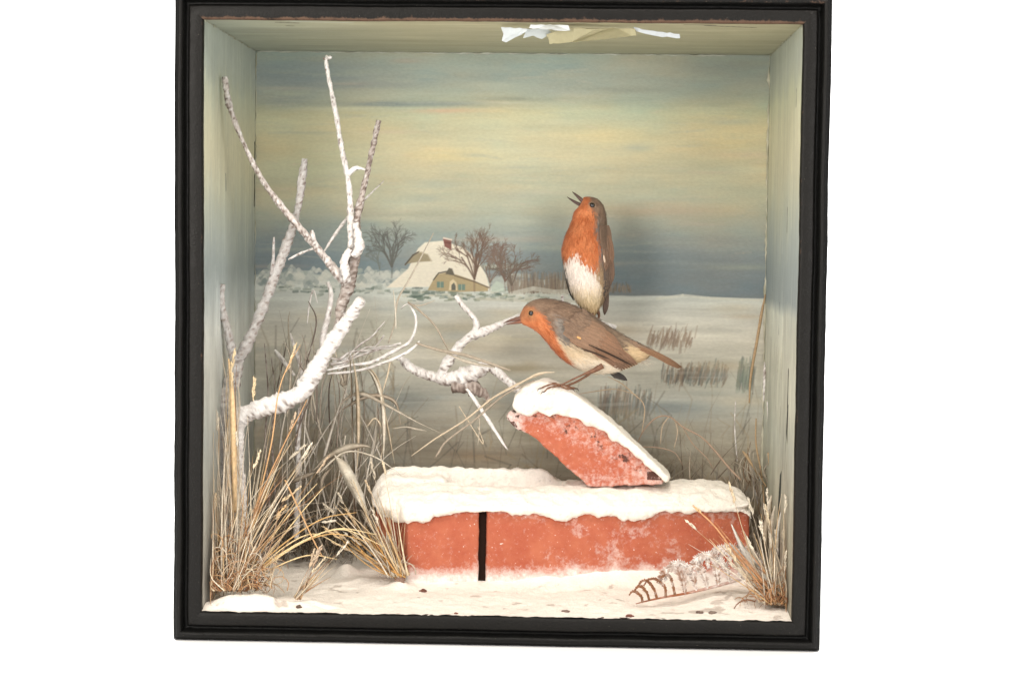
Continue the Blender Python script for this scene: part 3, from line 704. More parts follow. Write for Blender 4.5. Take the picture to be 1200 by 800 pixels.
remeshed(mb, 'snow_cap', M['snow'], lean, None, 2.2, 9, 1.5, .07, snowcol, .7, .22)

# ------------------------------------------------------------------ branches
BARK = C(138, 124, 116); BARK2 = C(104, 90, 82)
def barkcol(cover=.0, o=0.0, grey=1.0):
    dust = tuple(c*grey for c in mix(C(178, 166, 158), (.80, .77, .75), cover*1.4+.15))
    def f(p, d, t):
        m_ = .5+.9*fb(p, .24, 4, o+3)+.40*d[2]+cover-.25*max(0, d[1])
        m_ = max(sstep(.30, 1.0, m_), sstep(.5, .62, .5+.9*fb(p, .3, 3, o+1)+.30*d[2]+cover*.4)*.85)
        return mix(mix(BARK2, BARK, .5+fb(p, .3, 2, 5)), dust if nz(p, .22, 3)+cover < .35 else mix(dust, (.84*grey, .82*grey, .80*grey), .7), m_)
    return f
def knob(path, k=.3, s=.07, o=0):
    return [(p, r*(1+k*fb(p, s, 2, o)+.12*nz(p, .25, o))) for p, r in path]
def limb(parent, nm, pts, cover=.2, o=0, n=14, step=2.2, rough=.22):
    grey = .62 if parent.name.endswith('branch.001') else 1.0; pts = [(a, b_, c_, r*(.88 if o in (2, 3, 22, 23, 32) else 1)) for a, b_, c_, r in pts]  # forked branch: shade at the left wall is put into its colour
    mb = MB(); tube(mb, knob(pathP(pts, step), .22, .07, o), barkcol(cover, o, grey), n, rough, .22); return mb.build(nm, M['bark'], parent)
main = thing('snowy_branch', P(290, 640, 112), 'tall snow-covered branch curving right from the left tuft and rising to two thin tips', 'branch')
limb(main, 'trunk', [(288, 640, 112, 5), (282, 560, 112, 6), (278, 515, 112, 8), (280, 492, 114, 12), (300, 480, 118, 12), (330, 471, 122, 11.5), (352, 460, 126, 11), (366, 440, 130, 10.5), (382, 412, 132, 10), (398, 388, 130, 9.5), (412, 368, 124, 8.5), (424, 351, 116, 5.5)], .44, 1)
limb(main, 'limb', [(384, 408, 140, 6), (396, 385, 142, 6.5), (400, 360, 144, 7.5), (408, 335, 144, 9), (414, 308, 144, 8.6), (416, 285, 144, 8.4), (417, 262, 144, 6.6), (424, 230, 144, 4.8), (431, 200, 142, 4.1), (437, 172, 140, 4.2), (444, 141, 138, 4)], -.02, 2)
limb(main, 'limb', [(412, 290, 140, 5.5), (411, 262, 138, 4.8), (410, 232, 136, 4.2), (407, 205, 134, 4), (400, 172, 132, 3.6), (394, 135, 130, 3.4), (388, 105, 129, 3), (383, 80, 128, 2.8), (382, 68, 128, 2.4)], .38, 3)
limb(main, 'twig', [(408, 204, 134, 3.2), (415, 198, 132, 3.4), (421, 197, 131, 2.2), (428, 199, 131, 1)], .55, 4, 10)
limb(main, 'limb', [(406, 332, 140, 6), (392, 316, 136, 5.6), (375, 295, 132, 4.6), (352, 268, 126, 4.3), (330, 242, 120, 3.9), (308, 212, 115, 3.4), (292, 182, 111, 3.1), (278, 150, 108, 3.1), (268, 120, 105, 4.0), (263, 90, 103, 3.4)], .14, 5)
limb(main, 'twig', [(376, 296, 132, 3), (369, 284, 128, 3), (365, 270, 125, 2.2)], .3, 6, 8)
limb(main, 'twig', [(370, 290, 134, 1.4), (352, 297, 140, 1.6), (338, 304, 146, 1.2)], .5, 7, 6)
limb(main, 'twig', [(382, 66, 128, 2), (386, 68, 126, 2.4), (388, 66, 126, 1.6)], .5, 8, 8); limb(main, 'twig', [(384, 72, 128, 2), (379, 68, 128, 1.5)], -.4, 8, 8)
limb(main, 'twig', [(378, 298, 150, 1.5), (388, 282, 158, 2), (405, 258, 170, 2), (425, 236, 185, 1.6), (450, 212, 205, .7)], .3, 9, 7)
limb(main, 'knot', [(408, 330, 132, 5), (404, 318, 128, 6.5), (404, 304, 129, 5), (410, 292, 132, 4)], .4, 10, 10, 2, .4)
limb(main, 'knot', [(414, 300, 134, 4), (421, 290, 131, 6), (419, 275, 131, 5), (416, 262, 134, 4)], .35, 11, 10, 2, .4)
forked = thing('snowy_branch', P(268, 640, 140), 'frosted branch, its shade put into the colour as grey, forking beside the left wall, shorter than the tall branch', 'branch')
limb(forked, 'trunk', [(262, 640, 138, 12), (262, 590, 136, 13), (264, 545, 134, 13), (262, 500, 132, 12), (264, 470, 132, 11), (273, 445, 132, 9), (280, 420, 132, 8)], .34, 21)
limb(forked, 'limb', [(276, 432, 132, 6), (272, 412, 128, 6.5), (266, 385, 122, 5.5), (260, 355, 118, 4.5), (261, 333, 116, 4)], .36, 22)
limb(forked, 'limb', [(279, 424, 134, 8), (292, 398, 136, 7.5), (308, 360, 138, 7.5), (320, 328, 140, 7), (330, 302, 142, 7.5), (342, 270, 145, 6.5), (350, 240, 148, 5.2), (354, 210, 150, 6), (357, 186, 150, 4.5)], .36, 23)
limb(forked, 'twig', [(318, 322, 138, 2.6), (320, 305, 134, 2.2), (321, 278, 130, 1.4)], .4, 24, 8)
fallen = thing('fallen_branch', P(570, 452, 268), 'knotty fallen branch lying behind the robins, forked with a pale raised arm', 'branch')
limb(fallen, 'trunk', [(468, 418, 265, 5), (484, 432, 261, 6), (504, 440, 276, 7), (524, 444, 272, 9), (545, 440, 268, 10.5), (560, 434, 266, 10), (574, 430, 266, 7), (590, 442, 268, 5.5), (606, 456, 270, 5), (620, 470, 274, 4)], .38, 31)
limb(fallen, 'limb', [(514, 444, 272, 6), (522, 428, 268, 7.5), (536, 408, 266, 6.5), (550, 395, 264, 6.5), (562, 390, 264, 7), (580, 383, 266, 6), (602, 374, 270, 5.5), (630, 368, 274, 5), (665, 372, 276, 5), (700, 378, 276, 4.5), (722, 384, 278, 3.5)], .38, 32)
limb(fallen, 'twig', [(557, 392, 264, 5), (558, 378, 262, 4.8), (550, 366, 260, 4.2), (541, 356, 259, 3.6), (534, 346, 258, 3)], .38, 33, 10)
limb(fallen, 'twig', [(660, 372, 274, 3), (659, 358, 272, 2.6), (659, 346, 270, 2.2)], .38, 34, 8)
limb(fallen, 'knot', [(530, 452, 270, 9), (552, 454, 266, 9), (568, 462, 266, 5), (572, 472, 266, 2)], -.2, 35, 10, 2, .4)
limb(fallen, 'twig', [(546, 454, 260, 2), (560, 474, 256, 2.8), (576, 498, 254, 2.4), (590, 520, 252, 1.6), (595, 527, 252, .6)], .6, 36, 8)
post = thing('snowy_stake', P(349, 610, 250), 'pale upright stake standing behind the curved branch', 'stake')
limb(post, 'stem', [(347, 630, 250, 4.2), (350, 560, 250, 4), (349, 520, 250, 3.6), (352, 478, 250, 3.6)], .3, 41, 8, 3)
post2 = thing('frosted_stem', P(310, 560, 300), 'faint grey upright stems behind the forked branch at left', 'stem')
for k, (x, t) in enumerate(((312, 402), (320, 418))):
    limb(post2, 'stem', [(x+5, 610, 300+8*k, 1.4), (x-1, 520, 300+8*k, 1.5), (x+2, 460, 300+8*k, 1.2), (x-2, t, 300+8*k, .7)], -.05, 42+k, 6, 4)

# ------------------------------------------------------------------ dry grasses
ST = [C(210, 186, 148), C(190, 158, 114), C(220, 204, 174), C(168, 130, 88), C(226, 214, 194), C(146, 106, 72), C(204, 192, 172)]
PALE = [C(196, 184, 166), C(180, 168, 150), C(210, 200, 184), C(164, 150, 130)]
BRN = [C(150, 108, 76), C(172, 130, 94), C(120, 82, 58), C(190, 152, 112)]
def stem(mb, pts, col, n=5, step=4): tube(mb, pathP(pts, step), col, n)
def blade(mb, pts, col, tw=0, wf=None, step=4, fold=.25):
    wf = wf or (lambda t: min(1, .35+t*3)*(1-t)**.55+.03)
    ribbon(mb, pathP(pts, step), wf, col, tw, .25, fold)
def seedhead(par, x, y, d, ang, L, col, rs, w=2.2):
    """a slim oat-like head made of small husks"""
    mb = MB()
    for k in range(int(L/1.6)):
        t = k/(L/1.6); a = ang+rs.uniform(-.35, .35); px = x+math.sin(ang)*L*t; py = y-math.cos(ang)*L*t
        l = rs.uniform(5, 9)*(1-.4*t)
        blade(mb, [(px, py, d+rs.uniform(-1, 1), w*.55), (px+math.sin(a)*l*.5, py-math.cos(a)*l*.5, d, w*.6), (px+math.sin(a)*l, py-math.cos(a)*l, d, .4)], mix(col, (.8, .7, .5), rs.uniform(0, .3)), rs.uniform(0, 3), lambda t: .3+math.sin(math.pi*min(1, t*1.05))*.9, 2.5)
    mb.build('seed_head', M['straw'], par)
def curve_blade(rs, x, y, d, ang, L, bend, w, dd):
    pts = []; a = ang; px, py = x, y; n = 5
    for k in range(n+1):
        pts.append((px, py, d+dd*k/n, w*(1-.82*(k/n)**1.5))); px += math.sin(a)*L/n; py -= math.cos(a)*L/n; a += bend/n
    return pts
def tuft(nm, x, y, d, label, group, specs, seed, part='stems'):
    """specs: (count, spread x, spread d, angle range, length range, bend range, width range, colours, kind, head probability)"""
    rs = random.Random(seed); t = thing(nm, P(x, y, d), label, 'grass', group); mbs = MB(); mbl = MB()
    for cnt, sx, sd, ar, lr, br, wr, cols, kind, hp in specs:
        for k in range(cnt):
            x0 = x+rs.gauss(0, sx); d0 = max(6, d+rs.gauss(0, sd)); y0 = y+rs.uniform(-2, 3); 
            pts = curve_blade(rs, x0, y0, d0, rs.uniform(*ar), rs.uniform(*lr), rs.uniform(*br), rs.uniform(*wr), rs.uniform(-12, 20))
            pts = [(a_, b_, max(5, c_), r_) for a_, b_, c_, r_ in pts]
            lim = [671-430/(1+c_/2212) for a_, b_, c_, r_ in pts]; pts = [(max(a_, l_+3), b_, c_, r_) for (a_, b_, c_, r_), l_ in zip(pts, lim)]
            lim = [671+258/(1+c_/2212) for a_, b_, c_, r_ in pts]; pts = [(min(a_, l_-3), b_, c_, r_) for (a_, b_, c_, r_), l_ in zip(pts, lim)]
            c_ = rs.choice(cols); c2 = rs.choice(cols)
            cf = (lambda c_, c2: lambda p, s_, t: mix(c_, c2, .5+nz(p, .05, 2)))(c_, c2)
            if kind == 's': stem(mbs, pts, cf, 5, 5)
            else: blade(mbl, pts, cf, rs.uniform(0, 3), None, 5)
            if rs.random() < hp:
                (xa, ya, da, _), (xb, yb, db, _) = pts[-2], pts[-1]; seedhead(t, xb, yb, db, math.atan2(xb-xa, ya-yb), rs.uniform(14, 26), mix(c_, (.8, .75, .65), .3), rs)
    if mbs.v: mbs.build('stems', M['straw'], t)
    if mbl.v: mbl.build('leaves', M['straw'], t)
    return t
GR = 'tufts of dry grass'
tl = tuft('grass_tuft', 270, 690, 44, 'tall tuft of straw-coloured grass in the lower left corner of the case', GR, [
    (30, 14, 12, (-.25, .4), (90, 220), (-.5, .6), (.4, .9), ST+BRN+PALE, 's', .1), (20, 12, 12, (-.12, .12), (130, 240), (-.1, .15), (1.2, 2.4), ST+PALE+PALE, 'b', 0), (30, 16, 14, (-.5, .8), (60, 150), (-.9, .9), (.4, .8), ST+BRN+PALE, 's', 0),
    (18, 10, 10, (.15, .6), (110, 210), (.0, .5), (.6, 1.0), ST, 's', .15), (60, 16, 12, (-1.2, 1.2), (25, 70), (-2.5, 2.5), (.6, 1.1), BRN, 's', 0),
    (120, 22, 16, (-1.2, 1.2), (30, 75), (-5.5, 5.5), (.45, .8), BRN+ST+PALE+BRN, 's', 0), (16, 10, 10, (-.3, .5), (100, 200), (-1.6, 1.6), (.4, .8), PALE, 's', .2), (22, 14, 12, (-.5, .9), (50, 120), (-.3, 1.0), (.7, 1.4), BRN+ST, 'b', 0)], 1)
rs = random.Random(5)
mb = MB()      # golden arching blades to the right, and the tall seed head
for (x0, y0), (x1, y1), up in (((300, 672), (442, 626), 22), ((298, 668), (432, 634), 20), ((296, 674), (402, 640), 26), ((300, 664), (418, 600), 14), ((302, 676), (395, 655), 12), ((306, 660), (380, 570), 2), ((296, 660), (372, 566), 4), ((300, 670), (450, 640), 30)):
    stem(mb, [(x0, y0, 50, .9), ((2*x0+x1)/3, (2*y0+y1)/3-up*.8, 56, .9), ((x0+2*x1)/3, (y0+2*y1)/3-up, 62, .8), (x1, y1, 70, .35)], rs.choice([C(214, 182, 126), C(200, 162, 108), C(220, 196, 150)]))
for pts in ([(285, 680, 50, 1.2), (300, 600, 50, 1.1), (318, 520, 52, 1.0), (326, 462, 54, .8), (336, 432, 56, .7), (352, 404, 58, .4)], [(282, 680, 46, 1.2), (296, 610, 48, 1.1), (310, 570, 48, 1), (333, 520, 50, .9), (352, 484, 52, .7), (360, 468, 54, .4)],
            [(334, 562, 60, 1.1), (352, 600, 58, 1.0), (368, 634, 56, .9), (378, 652, 55, .5)], [(276, 600, 60, 3), (274, 520, 62, 4), (272, 460, 64, 3), (268, 420, 66, 1)]):
    stem(mb, pts, rs.choice([C(200, 160, 116), C(188, 146, 106), C(214, 184, 142)]))
for x, y, L in ((336, 436, 36), (297, 462, 20), (272, 455, 30), (273, 430, 22), (297, 470, 24)): seedhead(tl, x, y, 58, .32 if x > 320 else rs.uniform(-.05, .1), L, C(206, 184, 148), rs, 2.2)
seedhead(tl, 330, 588, 60, .9, 30, C(220, 196, 160), rs); seedhead(tl, 322, 608, 60, .7, 20, C(216, 180, 130), rs)
# peeled straw wrapped round the trunk
for k in range(16):
    x = 268+rs.uniform(-3, 12); blade(mb, [(x+4, 640-rs.uniform(0, 60), 96, 1.6), (x+rs.uniform(-3, 3), 540, 94, 2), (x+rs.uniform(-4, 4), 470, 96, 1.6), (x+rs.uniform(-5, 5), rs.uniform(415, 450), 96, .5)], rs.choice(ST+PALE+PALE), rs.uniform(0, 3))
for k in range(130):      # curly brown root wool at the foot
    x = rs.uniform(246, 318); y = rs.uniform(640, 692) if x < 300 else rs.uniform(662, 690); d = rs.uniform(26, 60); pts = curve_blade(rs, x, y, d, rs.uniform(-1.6, 1.6), rs.uniform(18, 46), rs.uniform(-5, 5), .6, rs.uniform(-8, 8))
    pts = [(max(a_, 671-430/(1+c_/2212)+2), min(b_, 694), max(16, c_), max(.35, r_)) for a_, b_, c_, r_ in pts]; stem(mb, pts, rs.choice(BRN+BRN+ST+PALE), 4, 3)
mb.build('stems', M['straw'], tl)
tuft('grass_tuft', 466, 674, 150, 'short frosted grass tuft leaning against the left end of the brick wall', GR, [
    (26, 6, 6, (-1.05, -.1), (60, 120), (-.25, .15), (.9, 1.6), PALE+ST[:3], 's', .35), (34, 7, 7, (-1.1, .15), (40, 95), (-.3, .3), (1.2, 2.2), PALE+ST, 'b', .05), (14, 5, 5, (-1.2, -.5), (50, 90), (.0, .8), (.6, 1.0), [C(214, 170, 104), C(200, 152, 92)], 's', .1),
    (14, 8, 6, (-1.2, 1.0), (14, 34), (-2, 2), (.6, 1.1), PALE, 's', 0)], 2)
tuft('grass_sprig', 349, 700, 30, 'small straw sprig standing in the snow between the two left tufts', GR, [
    (9, 2.5, 2, (.25, .75), (30, 66), (-.1, .3), (.9, 1.6), ST+PALE, 'b', .3), (7, 2, 2, (.4, .95), (40, 75), (-.2, .2), (.6, 1), BRN+ST, 's', .3)], 3)
tuft('grass_tuft', 912, 706, 52, 'straw grass tuft with frosted heads in the lower right corner', GR, [
    (26, 9, 8, (-.95, .0), (40, 128), (-.2, .25), (.8, 1.3), ST+PALE, 's', .3), (22, 8, 8, (-1.0, .15), (30, 100), (-.7, .5), (.8, 1.8), PALE+ST, 'b', .1), (90, 12, 10, (-1.4, .9), (18, 56), (-4.5, 4.5), (.6, 1.0), BRN, 's', 0),
    (10, 8, 8, (-.3, .1), (60, 108), (-.2, .1), (.7, 1.2), PALE, 's', .7), (5, 5, 5, (-.75, -.6), (95, 125), (-.1, .1), (.8, 1), [C(196, 144, 104)], 's', 0)], 4)
# broad frosted leaves leaning out of the corner and the long orange stem before the wall
ct = thing('frosted_leaves', P(880, 690, 80), 'broad frosted seed leaves standing up left of the right corner tuft', 'plant')
mb = MB()
for (a_, b_, c_, d_, w) in ((895, 680, 857, 614, 4), (900, 676, 872, 622, 4), (903, 670, 884, 625, 4), (898, 640, 902, 596, 4), (905, 630, 908, 592, 5), (893, 664, 866, 636, 3), (905, 612, 904, 580, 4), (890, 690, 850, 640, 3), (912, 650, 915, 600, 3)):
    blade(mb, [(a_, b_, 84, w*.5), ((a_+c_)/2-3, (b_+d_)/2, 82, w*.9), (c_, d_, 80, w*.5)], rs.choice(PALE+[(.66, .62, .56)]), rs.uniform(0, 3), lambda t: .35+math.sin(math.pi*t)**.8)
mb.build('leaves', M['straw'], ct)
mb = MB(); stem(mb, [(905, 690, 86, 1), (868, 655, 88, 1.2), (838, 617, 92, 1.1), (816, 596, 96, .8), (812, 591, 97, .3)], C(204, 150, 108)); seedhead(ct, 822, 602, 95, -.75, 14, C(220, 178, 130), rs, 2); mb.build('stems', M['straw'], ct)

# reeds behind
reeds = thing('reed_clump', P(420, 620, 240), 'clump of grey-buff reeds with arching and drooping broad leaves left of the wall', 'reeds')
G1 = C(176, 166, 150); G2 = C(196, 180, 156); G3 = C(158, 146, 130); G4 = C(208, 200, 184)
flat = lambda t: min(1, .3+t*4)*min(1, (1-t)*3+.05)
RB = [([(416, 640, 236, 3), (415, 560, 234, 4.5), (413, 480, 232, 5.5), (411, 430, 231, 5), (408, 408, 232, 3)], G3, .2), ([(418, 560, 230, 1), (420, 500, 229, 3), (418, 450, 228, 3), (412, 412, 229, 2)], G2, 1.4),
      ([(372, 600, 250, 1.5), (384, 520, 246, 2), (398, 476, 240, 3), (422, 461, 234, 4), (452, 474, 228, 3.5), (488, 494, 222, 3), (518, 508, 218, 1)], G1, .6), ([(400, 480, 236, 1.5), (432, 464, 232, 3), (462, 470, 228, 2.5), (470, 500, 226, 2)], G3, .2),
      ([(424, 428, 236, 2), (438, 440, 233, 3.5), (448, 470, 230, 3.5), (450, 510, 228, 3), (449, 543, 227, .8)], G4, .3), ([(428, 426, 234, 1.5), (442, 444, 230, 2.5), (450, 480, 228, 2.5), (458, 520, 226, 2), (463, 546, 225, .5)], G2, 1.0),
      ([(392, 533, 208, 2.5), (402, 545, 206, 6.5), (414, 568, 202, 7.5), (426, 592, 198, 5), (434, 612, 195, 2)], G4, .1), ([(366, 552, 220, 1.5), (384, 536, 218, 4), (406, 525, 214, 5), (426, 522, 212, 3.5), (440, 526, 210, .5)], G1, .1),
      ([(372, 556, 214, 1.5), (404, 530, 206, 2), (436, 534, 198, 2.2), (462, 550, 190, 1.2), (470, 557, 188, .3)], G4, .9), ([(385, 600, 224, 1), (392, 560, 222, 2), (400, 540, 220, 2)], G3, .4),
      ([(376, 580, 222, 2), (378, 560, 220, 3.5), (390, 546, 218, 3)], G3, 1.2), ([(340, 566, 230, 1), (352, 560, 226, 4), (372, 552, 224, 2)], G3, .7), ([(404, 420, 240, 1), (404, 440, 238, 4), (402, 452, 238, 5), (408, 440, 238, 1)], G1, .2)]
mb = MB()
for pts, c_, tw in RB: ribbon(mb, pathP(pts, 4), flat, (lambda c_: lambda p, s_, t: mix(c_, (c_[0]*.72, c_[1]*.68, c_[2]*.64), .4+nz(p, .1, 1)))(c_), tw, .3, .3)
mb.build('leaves', M['straw'], reeds)
mb = MB()
for pts in ([(382, 434, 236, 1.5), (410, 428, 234, 1.8), (436, 424, 232, 2.4), (460, 412, 232, 2.6), (478, 402, 232, 2), (486, 388, 232, 2), (487, 370, 232, 1.8), (478, 356, 234, 1.2), (470, 362, 234, .6)],
            [(384, 438, 234, 1.5), (420, 434, 232, 1.8), (452, 424, 230, 2), (478, 412, 230, 2), (492, 400, 231, 1.5)], [(390, 424, 238, 1.5), (420, 416, 238, 2), (448, 408, 238, 1.8), (470, 402, 238, 1.5)],
            [(455, 402, 226, 1.1), (462, 380, 224, 1.2), (466, 352, 222, 1.4), (478, 330, 220, 1.2), (492, 304, 218, 1.1), (508, 273, 216, .6)], [(461, 340, 222, .6), (463, 360, 222, 1), (464, 385, 222, 1)],
            [(478, 354, 232, 1.5), (494, 366, 228, 1.6), (510, 382, 226, 1.5), (520, 400, 224, 1.3), (526, 412, 224, .6)], [(480, 356, 232, 1), (492, 358, 230, 1), (510, 352, 230, .4)],
            [(488, 402, 214, 1.5), (514, 410, 212, 2.2), (545, 416, 208, 2.2), (575, 426, 204, 2), (598, 434, 202, 1.2)], [(520, 412, 213, 1), (548, 424, 210, 2.2), (580, 430, 206, 1.4)],
            [(457, 424, 230, 1), (454, 440, 228, 1.2), (448, 460, 227, .4)], [(460, 502, 232, .5), (476, 500, 230, 1), (486, 502, 228, 1.2), (500, 505, 228, .3)],
            [(640, 436, 176, .8), (610, 448, 190, 1.3), (578, 466, 204, 1.3), (545, 492, 215, 1.2), (510, 514, 225, 1), (482, 534, 232, .5)], [(626, 446, 180, .8), (592, 462, 196, 1.4), (556, 492, 210, 1.3), (524, 516, 220, 1.2), (514, 530, 224, 1.6), (510, 536, 226, .5)],
            [(650, 436, 172, .5), (630, 438, 176, 1.2), (604, 452, 186, 1), (570, 470, 200, .8)], [(430, 500, 236, .8), (440, 490, 234, 1), (450, 510, 232, .9), (446, 540, 231, .4)], [(405, 510, 240, .8), (400, 540, 238, .8), (390, 600, 236, .6)],
            [(538, 476, 250, .6), (566, 520, 248, .8), (560, 500, 250, .5)], [(560, 484, 216, .5), (562, 498, 215, .9), (560, 522, 214, .4)]):
    stem(mb, pts, barkcol(.45, 5) if pts[0][0] < 392 and pts[0][1] < 440 else rs.choice([G1, G2, G4, G3]), 6)
for k in range(4):
    x = 382+rs.uniform(-4, 16); y = 430+rs.uniform(-8, 8); e = rs.uniform(-10, 8)
    stem(mb, [(x+t_*(60+7*k+e)+rs.uniform(-4, 4), y-t_*26+rs.uniform(-5, 5)+t_*t_*(k-2)*12, 236-4*t_, 1.9-1.2*t_+rs.uniform(-.3, .5)) for t_ in (0, .18, .36, .55, .75, 1)], barkcol(.25, 3, .85), 7)
mb.build('stems', M['straw'], reeds)
# thin arching stems right of the leaning brick
arch = thing('arching_stems', P(845, 560, 290), 'thin arching brown stems over the right end of the wall', 'plant')
mb = MB()
for pts in ([(742, 535, 300, .5), (752, 508, 296, .8), (768, 490, 292, 1), (784, 488, 290, 1), (800, 500, 288, 1.1), (822, 512, 286, 1.1), (838, 528, 284, 1.5), (852, 545, 280, 1.5), (868, 562, 276, 1.3)],
            [(784, 488, 290, .9), (776, 500, 292, .9), (774, 520, 294, .6)], [(790, 490, 290, .8), (794, 505, 292, .9), (790, 525, 294, .5)], [(745, 524, 298, .6), (768, 524, 296, .8), (790, 530, 294, .7), (800, 545, 293, .4)],
            [(800, 500, 292, .6), (812, 520, 292, .8), (828, 536, 290, .8), (835, 548, 290, .5)]):
    stem(mb, pts, mix(rs.choice([C(150, 122, 100), C(176, 156, 132)]), (.6, .52, .44), .2), 6)
mb.build('stems', M['straw'], arch)
for pts in ([(712, 441, 300, .4), (728, 449, 298, .8), (742, 461, 296, .9), (755, 476, 294, .8), (752, 508, 296, .5)], [(675, 462, 300, .4), (700, 458, 300, .7), (722, 456, 299, .6), (745, 462, 297, .5)]):
    mb = MB(); stem(mb, pts, C(190, 168, 142), 6); mb.build('stray_straw', M['straw'], arch)
# straws by the right back corner
cs = thing('corner_straws', P(890, 640, 320), 'frosted straws and twigs standing in the back right corner', 'plant')
mb = MB()
for pts in ([(878, 472, 350, 1), (880, 440, 350, 1.8), (887, 400, 350, 2), (892, 370, 350, 2), (897, 345, 350, 1)], [(895, 470, 330, 1), (896, 440, 330, 2), (896, 424, 330, 1)], [(900, 640, 300, 1.2), (896, 600, 305, 1.3), (893, 560, 310, 1.2), (886, 520, 315, 1.1), (886, 490, 318, .8)],
            [(902, 640, 300, 1.2), (901, 580, 305, 1.3), (902, 520, 310, 1.2), (899, 470, 318, .8)], [(898, 570, 305, 1.2), (886, 552, 305, 1.6), (874, 533, 308, 2), (870, 528, 308, .6)], [(898, 580, 305, 1), (908, 560, 300, 1.3), (912, 545, 298, .8)], [(862, 470, 350, .8), (861, 500, 350, 1), (864, 540, 350, .8)],
            [(890, 600, 312, .8), (882, 560, 316, .9), (878, 530, 320, .6)], [(904, 600, 290, 1.2), (903, 560, 292, 1.6), (900, 530, 294, 1)]):
    stem(mb, pts, barkcol(.35, 3) if rs.random() < .7 else C(176, 150, 118), 6, 3)
for k in range(40):
    x = rs.uniform(868, 903); y = rs.uniform(560, 650); stem(mb, [(x, y, 300, .6), (x+rs.uniform(-8, 8), y-rs.uniform(8, 20), 305, .8), (x+rs.uniform(-14, 14), y-rs.uniform(20, 50), 310, .3)], rs.choice([G1, G3, C(120, 100, 80)]), 5, 6)
mb.build('stems', M['straw'], cs)
# dim tangle behind on the left and low dead growth along the back
tang = thing('twig_tangle', P(350, 640, 320), 'dim tangle of thin twigs and dead growth along the back left', 'twigs')
mb = MB()
for k in range(44):
    x = rs.uniform(318, 470); y = rs.uniform(560, 655); d = rs.uniform(240, 350); L = rs.uniform(30, 150) if k % 3 else rs.uniform(120, 260); a = rs.gauss(0, .35)
    pts = curve_blade(rs, x, y, d, a, L, rs.uniform(-.9, .9), rs.uniform(.6, 1.4), rs.uniform(-10, 10))
    if pts[-1][1] < 340 or min(p[0] for p in pts) < 308: continue
    stem(mb, [(a_, b_, min(360, c_), r_) for a_, b_, c_, r_ in pts], rs.choice([C(180, 172, 158), C(160, 150, 136), C(144, 132, 120), C(196, 188, 176), C(130, 116, 102)]), 5, 7)
for k in range(22):
    x = rs.uniform(325, 400); y = rs.uniform(350, 440); d = rs.uniform(200, 330)
    stem(mb, [(x, y, d, .5), (x+rs.uniform(-10, 10), y+rs.uniform(15, 35), d, 1.1), (x+rs.uniform(-14, 14), y+rs.uniform(50, 110), d, 1)], rs.choice([C(176, 166, 150), C(150, 140, 128), C(110, 98, 90)]), 5, 6)
for pts in ([(382, 430, 250, 5), (378, 400, 250, 4.5), (384, 372, 250, 4), (388, 345, 250, 3.4), (384, 330, 250, 2.5)], [(372, 355, 250, .6), (367, 340, 250, 1.2), (362, 360, 250, 1.2), (360, 380, 250, .6)], [(340, 390, 290, 1), (346, 410, 290, 3), (352, 430, 290, 3.4), (350, 450, 290, 2)], [(345, 440, 280, 2), (330, 420, 282, 3), (322, 410, 284, 1.5)]):
    stem(mb, pts, barkcol(.35, 7), 8, 3)
for k in range(30):
    x = rs.uniform(322, 440); y = rs.uniform(520, 640); d = rs.uniform(220, 320); pts = curve_blade(rs, x, y, d, rs.gauss(.05, .22), rs.uniform(70, 170), rs.uniform(-.7, .7), rs.uniform(1.8, 3.2), 5)
    if min(p[0] for p in pts) > 312: blade(mb, pts, rs.choice([C(196, 188, 176), C(178, 170, 158), C(210, 202, 190)]), rs.uniform(0, 3), flat, 6)
mb.build('stems', M['straw'], tang)
mb = MB()
for k in range(900):
    x = rs.uniform(300, 470) if k < 620 else rs.uniform(690, 905); top = 575 if k < 620 else 530
    y = rs.uniform(top+30, 662) if k < 620 else rs.uniform(555, 640); d = rs.uniform(290, 360); L = rs.uniform(14, 60)
    c_ = rs.choice([C(132, 120, 106), C(148, 136, 120), C(110, 96, 84), C(166, 154, 138), C(140, 134, 124)])
    if x+20 > 900: d = min(d, 300)
    pts = curve_blade(rs, x, y, d, rs.gauss(0, .5), L, rs.uniform(-1.2, 1.2), rs.uniform(.7, 1.8), 0)
    if min(p[0] for p in pts) < 304 or max(p[0] for p in pts) > 896: continue
    blade(mb, pts, c_, rs.uniform(0, 3), None, 9)
moss = mb.build('dead_undergrowth', M['straw'], None, P(400, 650, 320)); tag(moss, 'dark brown dead undergrowth matted along the foot of the painted back', 'undergrowth', kind='stuff')

# ------------------------------------------------------------------ fern frond
fern = thing('fern_frond', P(870, 680, 90), 'curled brown fern frond dusted with frost lying in front of the wall', 'fern')
rach = pathP([(908, 666, 108, 2), (882, 674, 102, 2), (855, 682, 96, 2), (829, 689, 89, 1.8), (803, 695, 82, 1.6), (780, 699, 74, 1.3), (761, 703, 66, 1), (745, 707, 58, .5)], 2.5)
mb = MB(); tube(mb, rach, lambda p, d, t: mix(C(150, 90, 60), (.8, .78, .76), .8-1.1*t+.4*nz(p, .2)), 7); mb.build('stalk', M['straw'], fern)
mb = MB()
HOOPS = [((893, 672, 104), 46, 1.0), ((882, 674, 102), 50, 1.0), ((868, 678, 99), 50, 1.0), ((855, 682, 96), 50, 1.0), ((842, 686, 93), 46, .95), ((829, 689, 89), 44, .9), ((816, 692, 86), 42, .85), ((803, 695, 82), 38, .7),
         ((791, 697, 78), 36, .35), ((780, 699, 74), 32, .1), ((770, 701, 70), 28, 0), ((761, 703, 66), 24, 0), ((753, 705, 62), 18, 0)]
